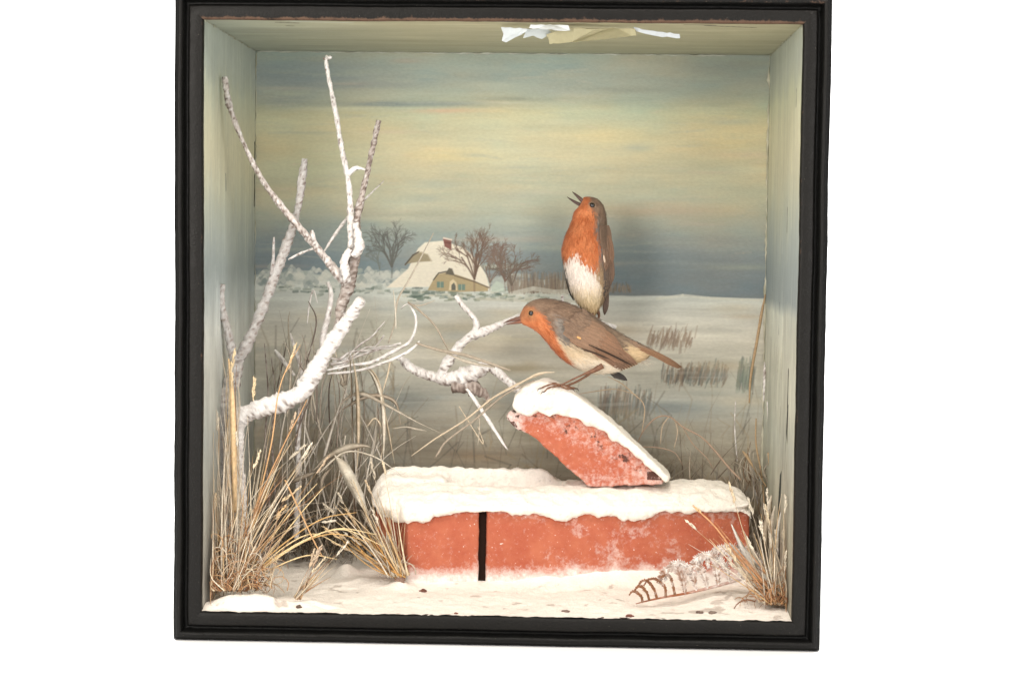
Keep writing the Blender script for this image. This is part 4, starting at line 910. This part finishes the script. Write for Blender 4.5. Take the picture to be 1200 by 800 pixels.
for hi, ((x0, y0, d0_), H_, frost) in enumerate(HOOPS):
    for side in (1, -1):
        if side == -1: continue
        h_ = .86*H_*(1 if side == 1 else .35); jx = rs.uniform(-2, 2); lean_ = rs.uniform(.18, .55)*h_; h_ *= rs.uniform(.8, 1.12)
        pts0 = [(x0, y0, d0_), (x0-.10*h_+jx, y0-.45*h_*side, d0_-5), (x0-lean_+jx, y0-.82*h_*side, d0_-9), (x0-lean_-.30*h_, y0-.80*h_*side, d0_-12), (x0-lean_-.52*h_, y0-.52*h_*side, d0_-13), (x0-lean_-.48*h_, y0-.30*h_*side, d0_-12)]
        if hi >= 8: pts0 = pts0[:5]
        pts = pathP([(*q, 1.7-.24*i) for i, q in enumerate(pts0)], 1.9); n = len(pts)
        cf = lambda p, d, t: mix(C(138, 96, 68), (.80, .76, .72), frost*1.0-.2+.9*nz(p, .25, 2)-.1*t)
        tube(mb, pts, cf, 6); fr_ = frames(pts)
        for j in range(1, n-1):
            t_, u_, w_ = fr_[j]; q = pts[j][0]; side_v = t_.cross(Vector((0, -1, 0))).normalized()
            for sd in (1, -1):
                ln = 6.0*math.sin(math.pi*(.15+.75*j/n))*rs.uniform(.75, 1.2)*(1 if hi < 8 else .42)*(1 if side == 1 else .6)
                tip = q+side_v*sd*ln+t_*2+Vector((0, rs.uniform(-3, 1), 0)); c_ = cf(q, None, j/n); c_ = mix(c_, C(132, 92, 68), rs.uniform(0, .4) if frost > .5 else rs.uniform(0, .7)); tip_c = mix(c_, (.80, .77, .74), frost*.5)
                A = mb.vert(q-t_*1.1, c_); E_ = mb.vert(q+(tip-q)*.5+Vector((0, -.9, 0))+t_*.2, c_); D_ = mb.vert(q+t_*1.1, c_); B = mb.vert(tip, tip_c); G_ = mb.vert(q+(tip-q)*.5+t_*1.6, c_); H2 = mb.vert(q+(tip-q)*.5-t_*1.2, c_)
                mb.face(A, E_, H2); mb.face(H2, E_, B); mb.face(A, D_, E_); mb.face(D_, G_, E_); mb.face(E_, G_, B)
mb.build('leaflets', M['straw'], fern, smooth=False)

# small debris on the snow
def pebble(px, py, d, r, col, label, cat='debris', nm='bark_chip', flatn=.6):
    q = P(px, py, d); q.z = max(q.z, gz(q.x, d)+r*flatn*.3) if False else gz(q.x, d)+r*flatn*.35
    mb = MB(); ell(mb, q, (r, r*.7, r*flatn), 7); mb.v = [tuple(Vector(v)+(Vector(v)-q)*.5*fb(Vector(v), .35, 2, r)) for v in mb.v]; mb.c = [tuple(c_*(1+.4*nz(v, .3)) for c_ in col) for v in mb.v]
    tag(mb.build(nm, M['debris'], None, q), label, cat)
pebble(469, 676, 150, 7, C(140, 116, 104), 'round brown seed husk at the foot of the left wall tuft', 'husk', 'seed_husk', .9)
pebble(496, 688, 140, 4.5, C(110, 76, 66), 'dark chip of bark below the left corner of the brick wall', 'bark chip')
pebble(663, 708, 28, 5, C(120, 100, 90), 'flat grey-brown chip lying alone in the front snow', 'bark chip', flatn=.3)
pebble(738, 722, 8, 4, C(110, 70, 60), 'dark crumb against the front frame below the fern tip', 'crumb', 'crumb')
pebble(535, 716, 6, 2.4, C(120, 80, 66), 'tiny crumb against the front frame left of centre', 'crumb', 'crumb')
pebble(820, 713, 34, 4.5, C(110, 92, 84), 'larger of two dark chips in front of the fern', 'bark chip', flatn=.4)
pebble(835, 715, 32, 5, C(126, 110, 100), 'paler of two chips in front of the fern, nearer the right tuft', 'bark chip', flatn=.4)
pebble(350, 712, 14, 4, C(100, 84, 74), 'grey crumb at the foot of the small straw sprig', 'crumb', 'crumb')

# ------------------------------------------------------------------ robins
from mathutils.kdtree import KDTree
def loft_body(stations, d0, colf, NS=40, sub=5):
    """stations: upper (x,y), lower (x,y), half depth, depth offset. returns MB plus surface samples"""
    st = cat_rom([(a[0], a[1], b_[0], b_[1], w, o) for a, b_, w, o in stations], 1e9)
    # resample each span evenly
    pts = [np.array((a[0], a[1], b_[0], b_[1], w, o), float) for a, b_, w, o in stations]; ext = [2*pts[0]-pts[1]]+pts+[2*pts[-1]-pts[-2]]; st = []
    for i in range(1, len(ext)-2):
        p0, p1, p2, p3 = ext[i-1:i+3]
        for k in range(sub):
            t = k/sub; st.append(.5*((2*p1)+(-p0+p2)*t+(2*p0-5*p1+4*p2-p3)*t*t+(-p0+3*p1-3*p2+p3)*t**3))
    st.append(pts[-1]); mb = MB(); rings = []; info = []
    for i, s_ in enumerate(st):
        cx, cy = (s_[0]+s_[2])/2, (s_[1]+s_[3])/2; ux, uy = (s_[0]-s_[2])/2, (s_[1]-s_[3])/2; ring = []
        j0 = st[max(0, i-1)]; j1 = st[min(len(st)-1, i+1)]; tx, ty = (j1[0]+j1[2]-j0[0]-j0[2])/2, (j1[1]+j1[3]-j0[1]-j0[3])/2
        for k in range(NS):
            a = 2*math.pi*k/NS; ca, sa = math.cos(a), math.sin(a)
            px, py = cx+ux*ca, cy+uy*ca; dd = s_[5]-max(.3, s_[4])*sa       # sa>0 faces the camera
            v = P(px, py, d0+dd); c_ = colf(px, py, ca, sa, v)
            ring.append(mb.vert(v, c_)); info.append((px, py, dd, ca, sa, tx, ty))
        rings.append(ring)
    for A, B in zip(rings, rings[1:]):
        for k in range(NS): mb.face(A[k], A[(k+1) % NS], B[(k+1) % NS], B[k])
    mb.face(*rings[0][::-1]); mb.face(*rings[-1])
    return mb, rings, info
def body_mesh(root, stations, d0, colf, seed, nf=5200, flen=(4.0, 9.5), skip=None):
    mb, rings, info = loft_body(stations, d0, colf)
    body = mb.build('body', M['feather'], root)
    nrm = [Vector(v.normal) for v in body.data.vertices]
    rs = random.Random(seed); fm = MB(); n = len(info); NS = len(rings[0]); nr = len(rings)
    kd = KDTree(n)
    for i, q in enumerate(info): kd.insert((q[0], q[1], 0 if q[4] > 0 else 500), i)
    kd.balance()
    def depth(px, py):
        w = s_ = 0
        for co, i, dist in kd.find_n((px, py, 0), 8):
            if co[2] > 1: continue
            k_ = 1/(dist+.6)**2; w += k_; s_ += k_*info[i][2]
        return s_/w if w else 0
    areas = []
    for r in range(nr-1):
        s_ = sum((Vector(mb.v[rings[r+1][k]])-Vector(mb.v[rings[r][k]])).length*(Vector(mb.v[rings[r][(k+1) % NS]])-Vector(mb.v[rings[r][k]])).length for k in range(0, NS, 4)); areas.append(s_)
    for q in rs.choices(range(nr-1), weights=areas, k=nf):
        k = rs.randrange(NS); f = rs.random(); g = rs.random()
        A, B = rings[q][k], rings[q+1][k]; A2, B2 = rings[q][(k+1) % NS], rings[q+1][(k+1) % NS]
        va, vb = Vector(mb.v[A]), Vector(mb.v[B]); va2, vb2 = Vector(mb.v[A2]), Vector(mb.v[B2])
        p = va.lerp(vb, f).lerp(va2.lerp(vb2, f), g); tdir = (vb-va); 
        if tdir.length < 1e-4: continue
        tdir.normalize(); nn = (vb-va).cross(va2-va); nn.normalize()
        ctr = sum((Vector(mb.v[i]) for i in rings[q]), Vector())/NS
        if nn.dot(p-ctr) < 0: nn = -nn
        px, py = info[A][0], info[A][1]
        if skip and skip(px, py, info[A][4]): continue
        head = q/nr < .26
        L = rs.uniform(*flen)*(.5 if head else 1); w = rs.uniform(.45, .95)*(.7 if head else 1)
        d_ = (tdir+nn*rs.uniform(.03, .22)+Vector((rs.uniform(-.2, .2), rs.uniform(-.2, .2), rs.uniform(-.2, .2)))).normalized(); sd = d_.cross(nn).normalized()
        c0 = mb.c[A]; k_ = rs.uniform(.9, 1.1); c_ = tuple(min(.95, x*k_) for x in c0); c1 = tuple(min(.95, x*k_*1.08) for x in c0); p = p-nn*.25
        a_ = fm.vert(p-sd*w*.6, c_); b_ = fm.vert(p+d_*L*.55-sd*w+nn*.15, c_); t_ = fm.vert(p+d_*L, c1); e_ = fm.vert(p+d_*L*.55+sd*w+nn*.15, c_); f_ = fm.vert(p+sd*w*.6, c_)
        fm.face(a_, b_, t_, e_, f_)
    fm.build('plumage', M['feather'], body)
    return body, depth
def feather(mb, x0, y0, x1, y1, w, depthf, lift, col, edge, d0, curve=0, tipdark=0, nseg=9):
    """one flight feather as a thin curved vane; w in px"""
    L = math.hypot(x1-x0, y1-y0); tx, ty = (x1-x0)/L, (y1-y0)/L; nx, ny = -ty, tx; rows = []
    for i in range(nseg+1):
        t = i/nseg; prof_ = min(1, .45+t*2)*min(1, max(.05, (1-t)*5))**.6*w; bow = curve*math.sin(math.pi*t)
        cx, cy = x0+tx*L*t+nx*bow, y0+ty*L*t+ny*bow; row = []
        for k, s_ in enumerate((-1, -.75, 0, .7, 1)):
            px, py = cx+nx*s_*prof_, cy+ny*s_*prof_; dd = depthf(px, py)-lift-(0 if k in (0, 4) else .5)
            c_ = edge if k in (0, 4) else (tuple(x*.82 for x in col) if k == 2 else col)
            c_ = mix(c_, (.03, .025, .02), tipdark*t)
            row.append(mb.vert(P(px, py, d0+dd), c_))
        rows.append(row)
    back = [[mb.vert(Vector(mb.v[i])+Vector((0, .7, 0)), mb.c[i]) for i in r] for r in rows]
    for A, B, A2, B2 in zip(rows, rows[1:], back, back[1:]):
        for k in range(4): mb.face(A[k], A[k+1], B[k+1], B[k]); mb.face(A2[k+1], A2[k], B2[k], B2[k+1])
        mb.face(A[0], B[0], B2[0], A2[0]); mb.face(A[4], A2[4], B2[4], B[4])
def eyeball(root, px, py, d, r):
    q = P(px, py, d); mb = MB(); ell(mb, q, (r, r*.75, r), 10); o = mb.build('eye', M['eye'], root); return o
OR = C(204, 128, 84); OR2 = C(180, 100, 60); BR = C(138, 114, 95); BR2 = C(116, 95, 80); WH = C(232, 222, 206); BUF = C(206, 180, 142); GRB = C(136, 136, 132)
# --- lower robin, in profile, bill to the left
D1 = 236
r1 = thing('robin', P(655, 452, D1), 'robin in profile leaning forward on the snowy brick, bill pointing left', 'bird')
st1 = [((609, 370), (609, 374), 1.5, 0), ((610.5, 366), (612, 379.5), 6.5, 0), ((614.5, 359), (617, 382), 10, 0), ((622, 353), (624, 385.5), 13, 0), ((632, 350), (632, 391.5), 15, 0), ((644, 350), (640, 400), 17, 0), ((656, 352.5), (648, 410), 19, 0),
       ((668, 356), (658, 420), 22, 0), ((682, 362), (670, 428), 24.5, 0), ((695, 369), (684, 435), 25, 0), ((706, 377), (698, 438), 24, 0), ((718, 385), (712, 437.5), 21, 0), ((730, 392), (728, 434), 16, 0), ((742, 399), (742, 428), 11, 0), ((752, 404), (754, 422), 6.5, 0), ((760, 408), (762, 416), 3, 0)]
def col1(px, py, ca, sa, v):
    n1 = 5*fb(v, .09, 3, 2)
    # orange face, throat and breast
    ox = 0
    face = sstep(630, 622, px+n1*.5)*sstep(357, 362, py) if px < 636 else 0
    breast = sstep(-3, 3, (py-362)-(px-622)*.42-n1*.3)*sstep(3, -4, px-(640+(py-375)*.58)-n1*.4)
    o_ = max(face, breast if px < 672 else 0)
    c_ = BR
    c_ = mix(BR, BR2, .5+.6*fb(v, .12, 2, 7))
    c_ = mix(c_, C(140, 126, 108), sstep(660, 740, px)*.4)
    under = sstep(-3, 5, py-(398+(px-660)*.42)-n1*.5) if px > 640 else 0
    bel = mix(mix(C(190, 168, 136), BUF, .5+fb(v, .1, 2)), WH, sstep(412, 432, py)*.55+.2)
    c_ = mix(c_, bel, under)
    if px > 730: c_ = mix(c_, BUF, sstep(403, 409, py-(px-745)*.3)*.8)
    side = math.exp(-((px-(656+(py-380)*.35))/7)**2)*sstep(366, 374, py)*sstep(404, 396, py); c_ = mix(c_, GRB, side*.6)
    og = mix(OR, OR2, .5+fb(v, .15, 2, 3)); og = mix(og, C(150, 106, 76), .65*sstep(640, 618, px)*sstep(382, 370, py))
    c_ = mix(c_, og, o_)
    if px < 636: c_ = mix(c_, C(150, 112, 80), math.exp(-((px-622)/6.5)**2-((py-367)/6)**2)*.35)
    return c_
b1, dep1 = body_mesh(r1, st1, D1, col1, 11, 6500, skip=lambda px, py, sa: math.hypot(px-622.4, py-367) < 3.8)
# wings
def lerp2(a, b_, t): return a[0]+(b_[0]-a[0])*t, a[1]+(b_[1]-a[1])*t
WB = C(142, 110, 88); WE = C(172, 128, 98); WD = C(112, 88, 74)
def wing1(near):
    mb = MB(); rs = random.Random(4); df = dep1 if near else (lambda x, y: -dep1(x, y)); sg = 1 if near else -1
    def ft(x0, y0, x1, y1, w, lift, c_, e_, cu=0, td=0): feather(mb, x0, y0, x1, y1, w, df, (lift+1.3)*sg, c_, e_, D1, cu, td)
    for k in range(7): a = lerp2((690, 409), (700, 392), k/6); b_ = lerp2((735, 434), (747, 427), k/6); ft(a[0], a[1], b_[0]-1.5*(6-k)*.6, b_[1], 3.0, 1.2+.3*k, mix(WD, WB, .4+k/12), WE, -1, .2)
    ft(690, 404, 741, 428.5, .9, 6.6, C(48, 38, 32), C(52, 42, 36), -.8)
    ft(680, 408, 714, 421, .8, 6.4, C(60, 48, 40), C(60, 48, 40), -.8)
    for k in range(7): a = lerp2((684, 402), (697, 384), k/6); b_ = lerp2((733, 426), (727, 402), k/6); ft(a[0], a[1], b_[0]+rs.uniform(-4, 3), b_[1]+rs.uniform(-1, 1), 3.4, 3.2+.35*k, mix(WB, WD, .25*(k % 2)), WE, -1.2, .2)
    for k in range(8): a = lerp2((668, 398), (684, 376), k/7); b_ = lerp2((700, 412), (710, 388), k/7); ft(a[0], a[1], b_[0]+rs.uniform(-4, 5), b_[1]+rs.uniform(-1, 1), 3.3, 4.6+.12*k, mix(WB, BR, .5), mix(WB, WE, .5), -.8)
    for k in range(9): a = lerp2((660, 390), (674, 368), k/8); b_ = lerp2((682, 402), (695, 378), k/8); ft(a[0], a[1], b_[0]+rs.uniform(-4, 4), b_[1]+rs.uniform(-1, 1), 3.0, 5.2, mix(BR, WB, .3), mix(BR, WE, .3), -.5)
    for k in range(110):
        u, v_ = rs.random(), rs.random(); x = 658+24*u+4*v_; y = 384-16*u+14*v_-6; ft(x, y, x+rs.uniform(6, 10), y+rs.uniform(3, 6), 1.5, 5.6+rs.random()*.8, mix(BR, BR2, rs.random()), mix(BR, GRB, .3), 0)
    if near: ft(676, 394.5, 681, 397, 1.1, 7.0, C(222, 170, 112), C(226, 180, 126))
    o = mb.build('wing', M['feather'], r1)
    return o
wing1(True); wing1(False)
mb = MB()
for k in range(3): feather(mb, 708+2*k, 430, 735-5*k, 445.5-k, 3.4, lambda x, y: 15+k, 0, C(74, 70, 68), C(92, 86, 80), D1, 0, .2)
mb.build('wing_tip', M['feather'], r1)
mb = MB(); rs = random.Random(9)
for k in range(9):
    o_ = (k-4)*1.9; feather(mb, 736, 400+abs(k-4)*.5, 799-abs(k-4)*1.0, 430+abs(k-4)*.4, 2.3, (lambda o_: lambda x, y: o_)(o_), 0, mix(C(132, 100, 76), WD, .2*(k % 2)), C(160, 124, 96), D1, -1.5, .25)
for k in range(70): x = 730+rs.uniform(0, 22); y = 396+(x-730)*.42+rs.uniform(-1, 5); feather(mb, x, y, x+rs.uniform(7, 13), y+rs.uniform(3, 7), 1.4, (lambda o_: lambda x, y: o_)(rs.uniform(-8, 8)), 0, BR, BR2, D1, 0, 0, 4)
tl1 = mb.build('tail', M['feather'], r1)
mb = MB()
for k in range(330):     # loose white vent fluff
    x = rs.gauss(744, 8); y = 404+(x-730)*.5+rs.gauss(5, 3.5); L = rs.uniform(4, 10); a = rs.uniform(.1, 1.0); d_ = rs.uniform(-3, 9); c_ = mix(C(200, 190, 172), (.36, .31, .25), rs.random()*.8); w = .3
    A = mb.vert(P(x, y-w, D1+d_), c_); B = mb.vert(P(x+L*math.cos(a), y+L*math.sin(a), D1+d_-rs.uniform(-2, 2)), c_); E_ = mb.vert(P(x, y+w, D1+d_), c_); mb.face(A, B, E_)
mb.build('vent_feathers', M['feather'], r1)
eyeball(r1, 622.4, 367, D1-12.6, 3.1); eyeball(r1, 622.4, 367, D1+12.6, 3.1)
mb = MB()     # pale eye ring made of tiny feathers
for k in range(46):
    a = 2*math.pi*k/46; c_ = mix(C(176, 128, 88), C(150, 116, 84), random.random()); x, y = 622.4+math.cos(a)*3.2, 367+math.sin(a)*3.2
    A = mb.vert(P(x-math.sin(a)*.5, y+math.cos(a)*.5, D1-13.4), c_); B = mb.vert(P(x+math.sin(a)*.5, y-math.cos(a)*.5, D1-13.4), c_); E_ = mb.vert(P(x+math.cos(a)*1.9+1, y+math.sin(a)*1.9, D1-12.9), c_); mb.face(A, B, E_)
mb.build('eye_ring', M['feather'], r1)
BK = C(104, 78, 66)
def bill(root, base, tip, rb, col, bend=0, nm='bill'):
    (x0, y0, d0_), (x1, y1, d1_) = base, tip; mb = MB()
    pts = pathP([(x0, y0, d0_, rb), (x0+(x1-x0)*.4, y0+(y1-y0)*.4-bend, d0_+(d1_-d0_)*.4, rb*.72), (x0+(x1-x0)*.8, y0+(y1-y0)*.8-bend*.8, d0_+(d1_-d0_)*.8, rb*.38), (x1, y1, d1_, .25)], 1.2)
    tube(mb, pts, lambda p, d, t: mix(col, C(60, 46, 42), t*.7), 10); return mb.build(nm, M['horn'], root)
bill(r1, (612, 372.5, D1), (590, 378.5, D1), 3.3, C(120, 84, 70), .6, 'upper_bill'); bill(r1, (613, 376.5, D1), (593, 379.5, D1), 2.5, C(140, 92, 72), -.3, 'lower_bill')
LG = C(136, 96, 70); LG2 = C(92, 62, 48)
def leg(root, pts, toes, hind, r=1.5):
    mb = MB(); cf = lambda p, d, t: mix(LG, LG2, .5+.8*nz(p, .4, 2))
    tube(mb, pathP(pts, 2), cf, 8); lg = mb.build('leg', M['horn'], root); mb = MB()
    for t in toes+[hind]:
        pp = pathP([(*q, r_) for q, r_ in zip(t, (1.35, 1.3, 1.15, .9)[:len(t)])], 1.5)
        pp = [(p, r_*(1+.18*math.sin(i*1.4))) for i, (p, r_) in enumerate(pp)]; tube(mb, pp, cf, 7)
        x, y, d = t[-1]; s_ = -1 if t is not hind else 1
        tube(mb, pathP([(x, y, d, .95), (x+s_*2.4, y+.4, d, .7), (x+s_*4.2, y+2.6, d, .3), (x+s_*4.4, y+4.2, d, .08)], 1), C(70, 54, 48), 6)
    mb.build('foot', M['horn'], lg)
DF = D1-21
leg(r1, [(706, 428, DF+4, 4.5), (698, 433, DF+3, 3.2), (691, 436, DF, 2.5), (684, 438.5, DF, 1.4), (672, 444, DF-1, 1.2), (662, 449, DF-2, 1.25), (656, 452, DF-3, 1.7)],
    [[(657, 451, DF-3), (648, 450, DF-5), (640, 452, DF-5), (634, 455, DF-5)], [(657, 452, DF-3), (648, 453, DF-9), (642, 455, DF-10), (638, 459, DF-10)], [(657, 452, DF-2), (650, 449, DF+3), (642, 449, DF+4), (637, 451, DF+4)]], [(657, 452, DF-3), (663, 455, DF-3), (669, 455.5, DF-2)])
DG = D1+8
leg(r1, [(704, 430, DG, 4), (694, 435, DG, 2.6), (688, 440, DG, 1.7), (676, 447, DG, 1.5), (664, 452, DG, 1.6)], [[(664, 452, DG), (655, 453, DG-3), (648, 455, DG-5), (643, 458, DG-6)], [(664, 452, DG), (656, 451, DG+4), (650, 451, DG+5), (645, 452, DG+5)]], [(664, 452, DG), (670, 454, DG), (674, 455, DG)])

# --- upper robin, upright and singing
D2 = 274
r2 = thing('robin', P(692, 372, D2), 'upright singing robin with open bill raised, perched behind the leaning robin', 'bird')
st2 = [((684, 231), (682, 236), 3, 0), ((690, 230.5), (678, 242), 9, 0), ((699, 232.5), (673.5, 247), 13, 0), ((706, 239), (671.5, 252), 15.5, 0), ((709.5, 248), (670, 258), 17, 0), ((711, 260), (667, 266), 19.5, 0), ((713, 274), (661.5, 279), 22.5, 0), ((715.5, 290), (658.5, 294), 25, 0),
       ((717, 306), (660, 310), 26, 0), ((716.5, 322), (663.5, 326), 25, 0), ((714, 338), (669, 343), 22, 0), ((709, 350), (677, 356), 16, 0), ((704, 359), (685, 365), 10, 0), ((699, 366), (691, 370), 5, 0), ((697, 371), (693, 373), 2, 0)]
def col2(px, py, ca, sa, v):
    n1 = 5*fb(v, .09, 3, 6)
    c_ = mix(BR, BR2, .5+.6*fb(v, .12, 2, 1))
    if sa < -.35: 
        return c_ if ca > -.4 else mix(c_, mix(OR, WH, sstep(290, 306, py)), .5)
    # orange bib
    rightedge = np.interp(py, [228, 240, 250, 262, 280, 300, 312], [690, 692, 697, 699, 703, 704, 700])
    bib = sstep(3.5, -3.5, px-rightedge-n1*.5)
    # lower edge of bib: inverted V over the white belly
    low = np.interp(px, [656, 662, 668, 674, 680, 688, 696, 704, 712], [304, 303, 298, 296, 301, 309, 314, 314, 306])
    bib *= sstep(4, -3, py-low-n1*.5)
    bel = mix(C(228, 216, 206), C(216, 196, 160), sstep(322, 352, py)); bel = mix(bel, C(196, 160, 110), sstep(345, 370, py)*.7)
    re = np.interp(py, [296, 310, 330, 350, 372], [682, 694, 703, 705, 700])
    b_ = sstep(5, -3, px-re-n1*.5)*sstep(-3, 4, py-low-n1*.4)
    flank = mix(C(176, 150, 116), c_, .35)
    c_ = mix(c_, flank, sstep(300, 320, py)*sstep(716, 706, px)); c_ = mix(c_, bel, b_)
    c_ = mix(c_, GRB, .7*math.exp(-((px-(rightedge+3))/3.5)**2)*sstep(250, 262, py)*sstep(310, 300, py))
    c_ = mix(c_, mix(OR, OR2, .5+fb(v, .14, 2, 3)), bib)
    if py < 262: c_ = mix(c_, C(150, 112, 84), .5*math.exp(-((px-694)/5)**2-((py-240)/5)**2))
    if ca < -.93 and py > 300: c_ = mix(c_, C(70, 62, 56), .8)
    return c_
b2, dep2 = body_mesh(r2, st2, D2, col2, 12, 6500, skip=lambda px, py, sa: math.hypot(px-694, py-240.5) < 4)
mb = MB()
def ft2(x0, y0, x1, y1, w, lift, c_, e_, cu=0, td=0, df=dep2): feather(mb, x0, y0, x1, y1, w, df, lift, c_, e_, D2, cu, td)
for k in range(6): ft2(709+k*.9, 292, 708+k*2.0, 350-k*4, 2.6, 1.5+.5*k, mix(C(86, 78, 74), WB, k/9), C(120, 104, 92), -1.5, .3)
for k in range(6): ft2(706+k*1.6, 276, 710+k*1.5, 318-k*2, 2.7, 3.4+.4*k, mix(WB, WD, .5), C(134, 116, 102), -1, .1)
for k in range(6): ft2(704+k*1.7, 264, 707+k*1.6, 292, 2.7, 4.6, BR2, BR, -.5)
ft2(707.5, 299, 709, 308, 1.1, 6.2, C(224, 200, 178), C(224, 200, 178))
mb.build('wing', M['feather'], r2)
mb = MB()
for k in range(5): ft2(664+k*.7, 300+2*k, 672+k*1.3, 352-k, 2.4, -8-2*k, C(64, 58, 54), C(84, 76, 70), 3, .1, lambda x, y: 8)
mb.build('wing', M['feather'], r2)
mb = MB()
for k in range(7): o_ = (k-3)*2.0; feather(mb, 708+.2*k, 335, 708.5+abs(k-3)*.3, 369-abs(k-3)*1.2, 3.3, (lambda o_: lambda x, y: 4+o_)(o_), 0, C(96, 80, 72), C(112, 96, 84), D2, -1.2, .1)
mb.build('tail', M['feather'], r2)
eyeball(r2, 694, 240.5, D2-13.8, 3.3); eyeball(r2, 692, 240.5, D2+12.6, 3.3)
mb = MB()
for k in range(46):
    a = 2*math.pi*k/46; c_ = mix(C(150, 128, 110), C(120, 100, 84), random.random()); x, y = 694+math.cos(a)*3.4, 240.5+math.sin(a)*3.4
    A = mb.vert(P(x-math.sin(a)*.5, y+math.cos(a)*.5, D2-14), c_); B = mb.vert(P(x+math.sin(a)*.5, y-math.cos(a)*.5, D2-14), c_); E_ = mb.vert(P(x+math.cos(a)*1.8, y+math.sin(a)*1.8+.6, D2-13.4), c_); mb.face(A, B, E_)
mb.build('eye_ring', M['feather'], r2)
bill(r2, (684, 237, D2-2), (670.5, 224.8, D2-2), 3.0, C(104, 80, 72), .4, 'upper_bill'); bill(r2, (680, 240, D2-2), (664.5, 230.6, D2-2), 2.6, C(92, 72, 66), -.6, 'lower_bill')
leg(r2, [(694, 364, D2-4, 3), (694, 369, D2-6, 1.8), (690, 373, D2-4, 1.5)], [[(690, 373, D2-4), (686, 371, D2-6), (682, 373, D2-8)], [(690, 373, D2-4), (687, 371, D2-2), (683, 373, D2-1)]], [(690, 373, D2-4), (694, 375, D2-4), (696, 376, D2-4)])
leg(r2, [(700, 364, D2+2, 3), (702, 370, D2+2, 1.8), (700, 375, D2+1, 1.5)], [[(700, 375, D2+1), (696, 373, D2-3), (692, 375, D2-5)], [(700, 375, D2+1), (697, 373, D2+3), (693, 375, D2+4)]], [(700, 375, D2+1), (704, 377, D2), (706, 378, D2)])

# ------------------------------------------------------------------ camera, lamps, world
cam = bpy.data.cameras.new('camera'); co = bpy.data.objects.new('camera', cam); link(co)
co.location = W(CAM); co.rotation_euler = Euler((math.pi/2-0.0529, -0.0115, 0.0313), 'XYZ')
cam.sensor_width = 36; cam.lens = 36*F/1200; cam.clip_start = .02; cam.clip_end = 50; scene.camera = co
def area(nm, loc, target, size, power, col):
    l = bpy.data.lights.new(nm, 'AREA'); l.shape = 'DISK'; l.size = size*S; l.energy = power; l.color = col
    o = bpy.data.objects.new(nm, l); link(o); o.location = W(loc); d = (W(target)-W(loc)); o.rotation_euler = d.to_track_quat('-Z', 'Y').to_euler(); return o
area('key_softbox', (-850, -1300, 380), (0, 120, -120), 640, 6.6, (1, .945, .87))
area('fill_softbox', (1000, -1450, 260), (0, 120, -100), 760, 4.6, (1, .96, .92))
area('added_top_light', (100, -900, 1500), (60, -120, -380), 700, 10.5, (1, .93, .84))  # unseen overhead light, added to brighten the floor and front snow
area('added_backdrop_light', (-1500, 700, 1500), (-600, 2200, 200), 700, 40, (1, 1, 1)); area('added_backdrop_light', (1700, 700, 1500), (700, 2200, 200), 600, 40, (1, 1, 1))  # unseen pair of lights, added to bring the backdrop up to white
w = bpy.data.worlds.new('World'); scene.world = w; w.use_nodes = True
bg = w.node_tree.nodes['Background']; bg.inputs['Color'].default_value = (1, .985, .955, 1); bg.inputs['Strength'].default_value = .58
scene.view_settings.view_transform = 'Standard'; scene.view_settings.look = 'None'; scene.view_settings.gamma = 1; scene.view_settings.exposure = 0
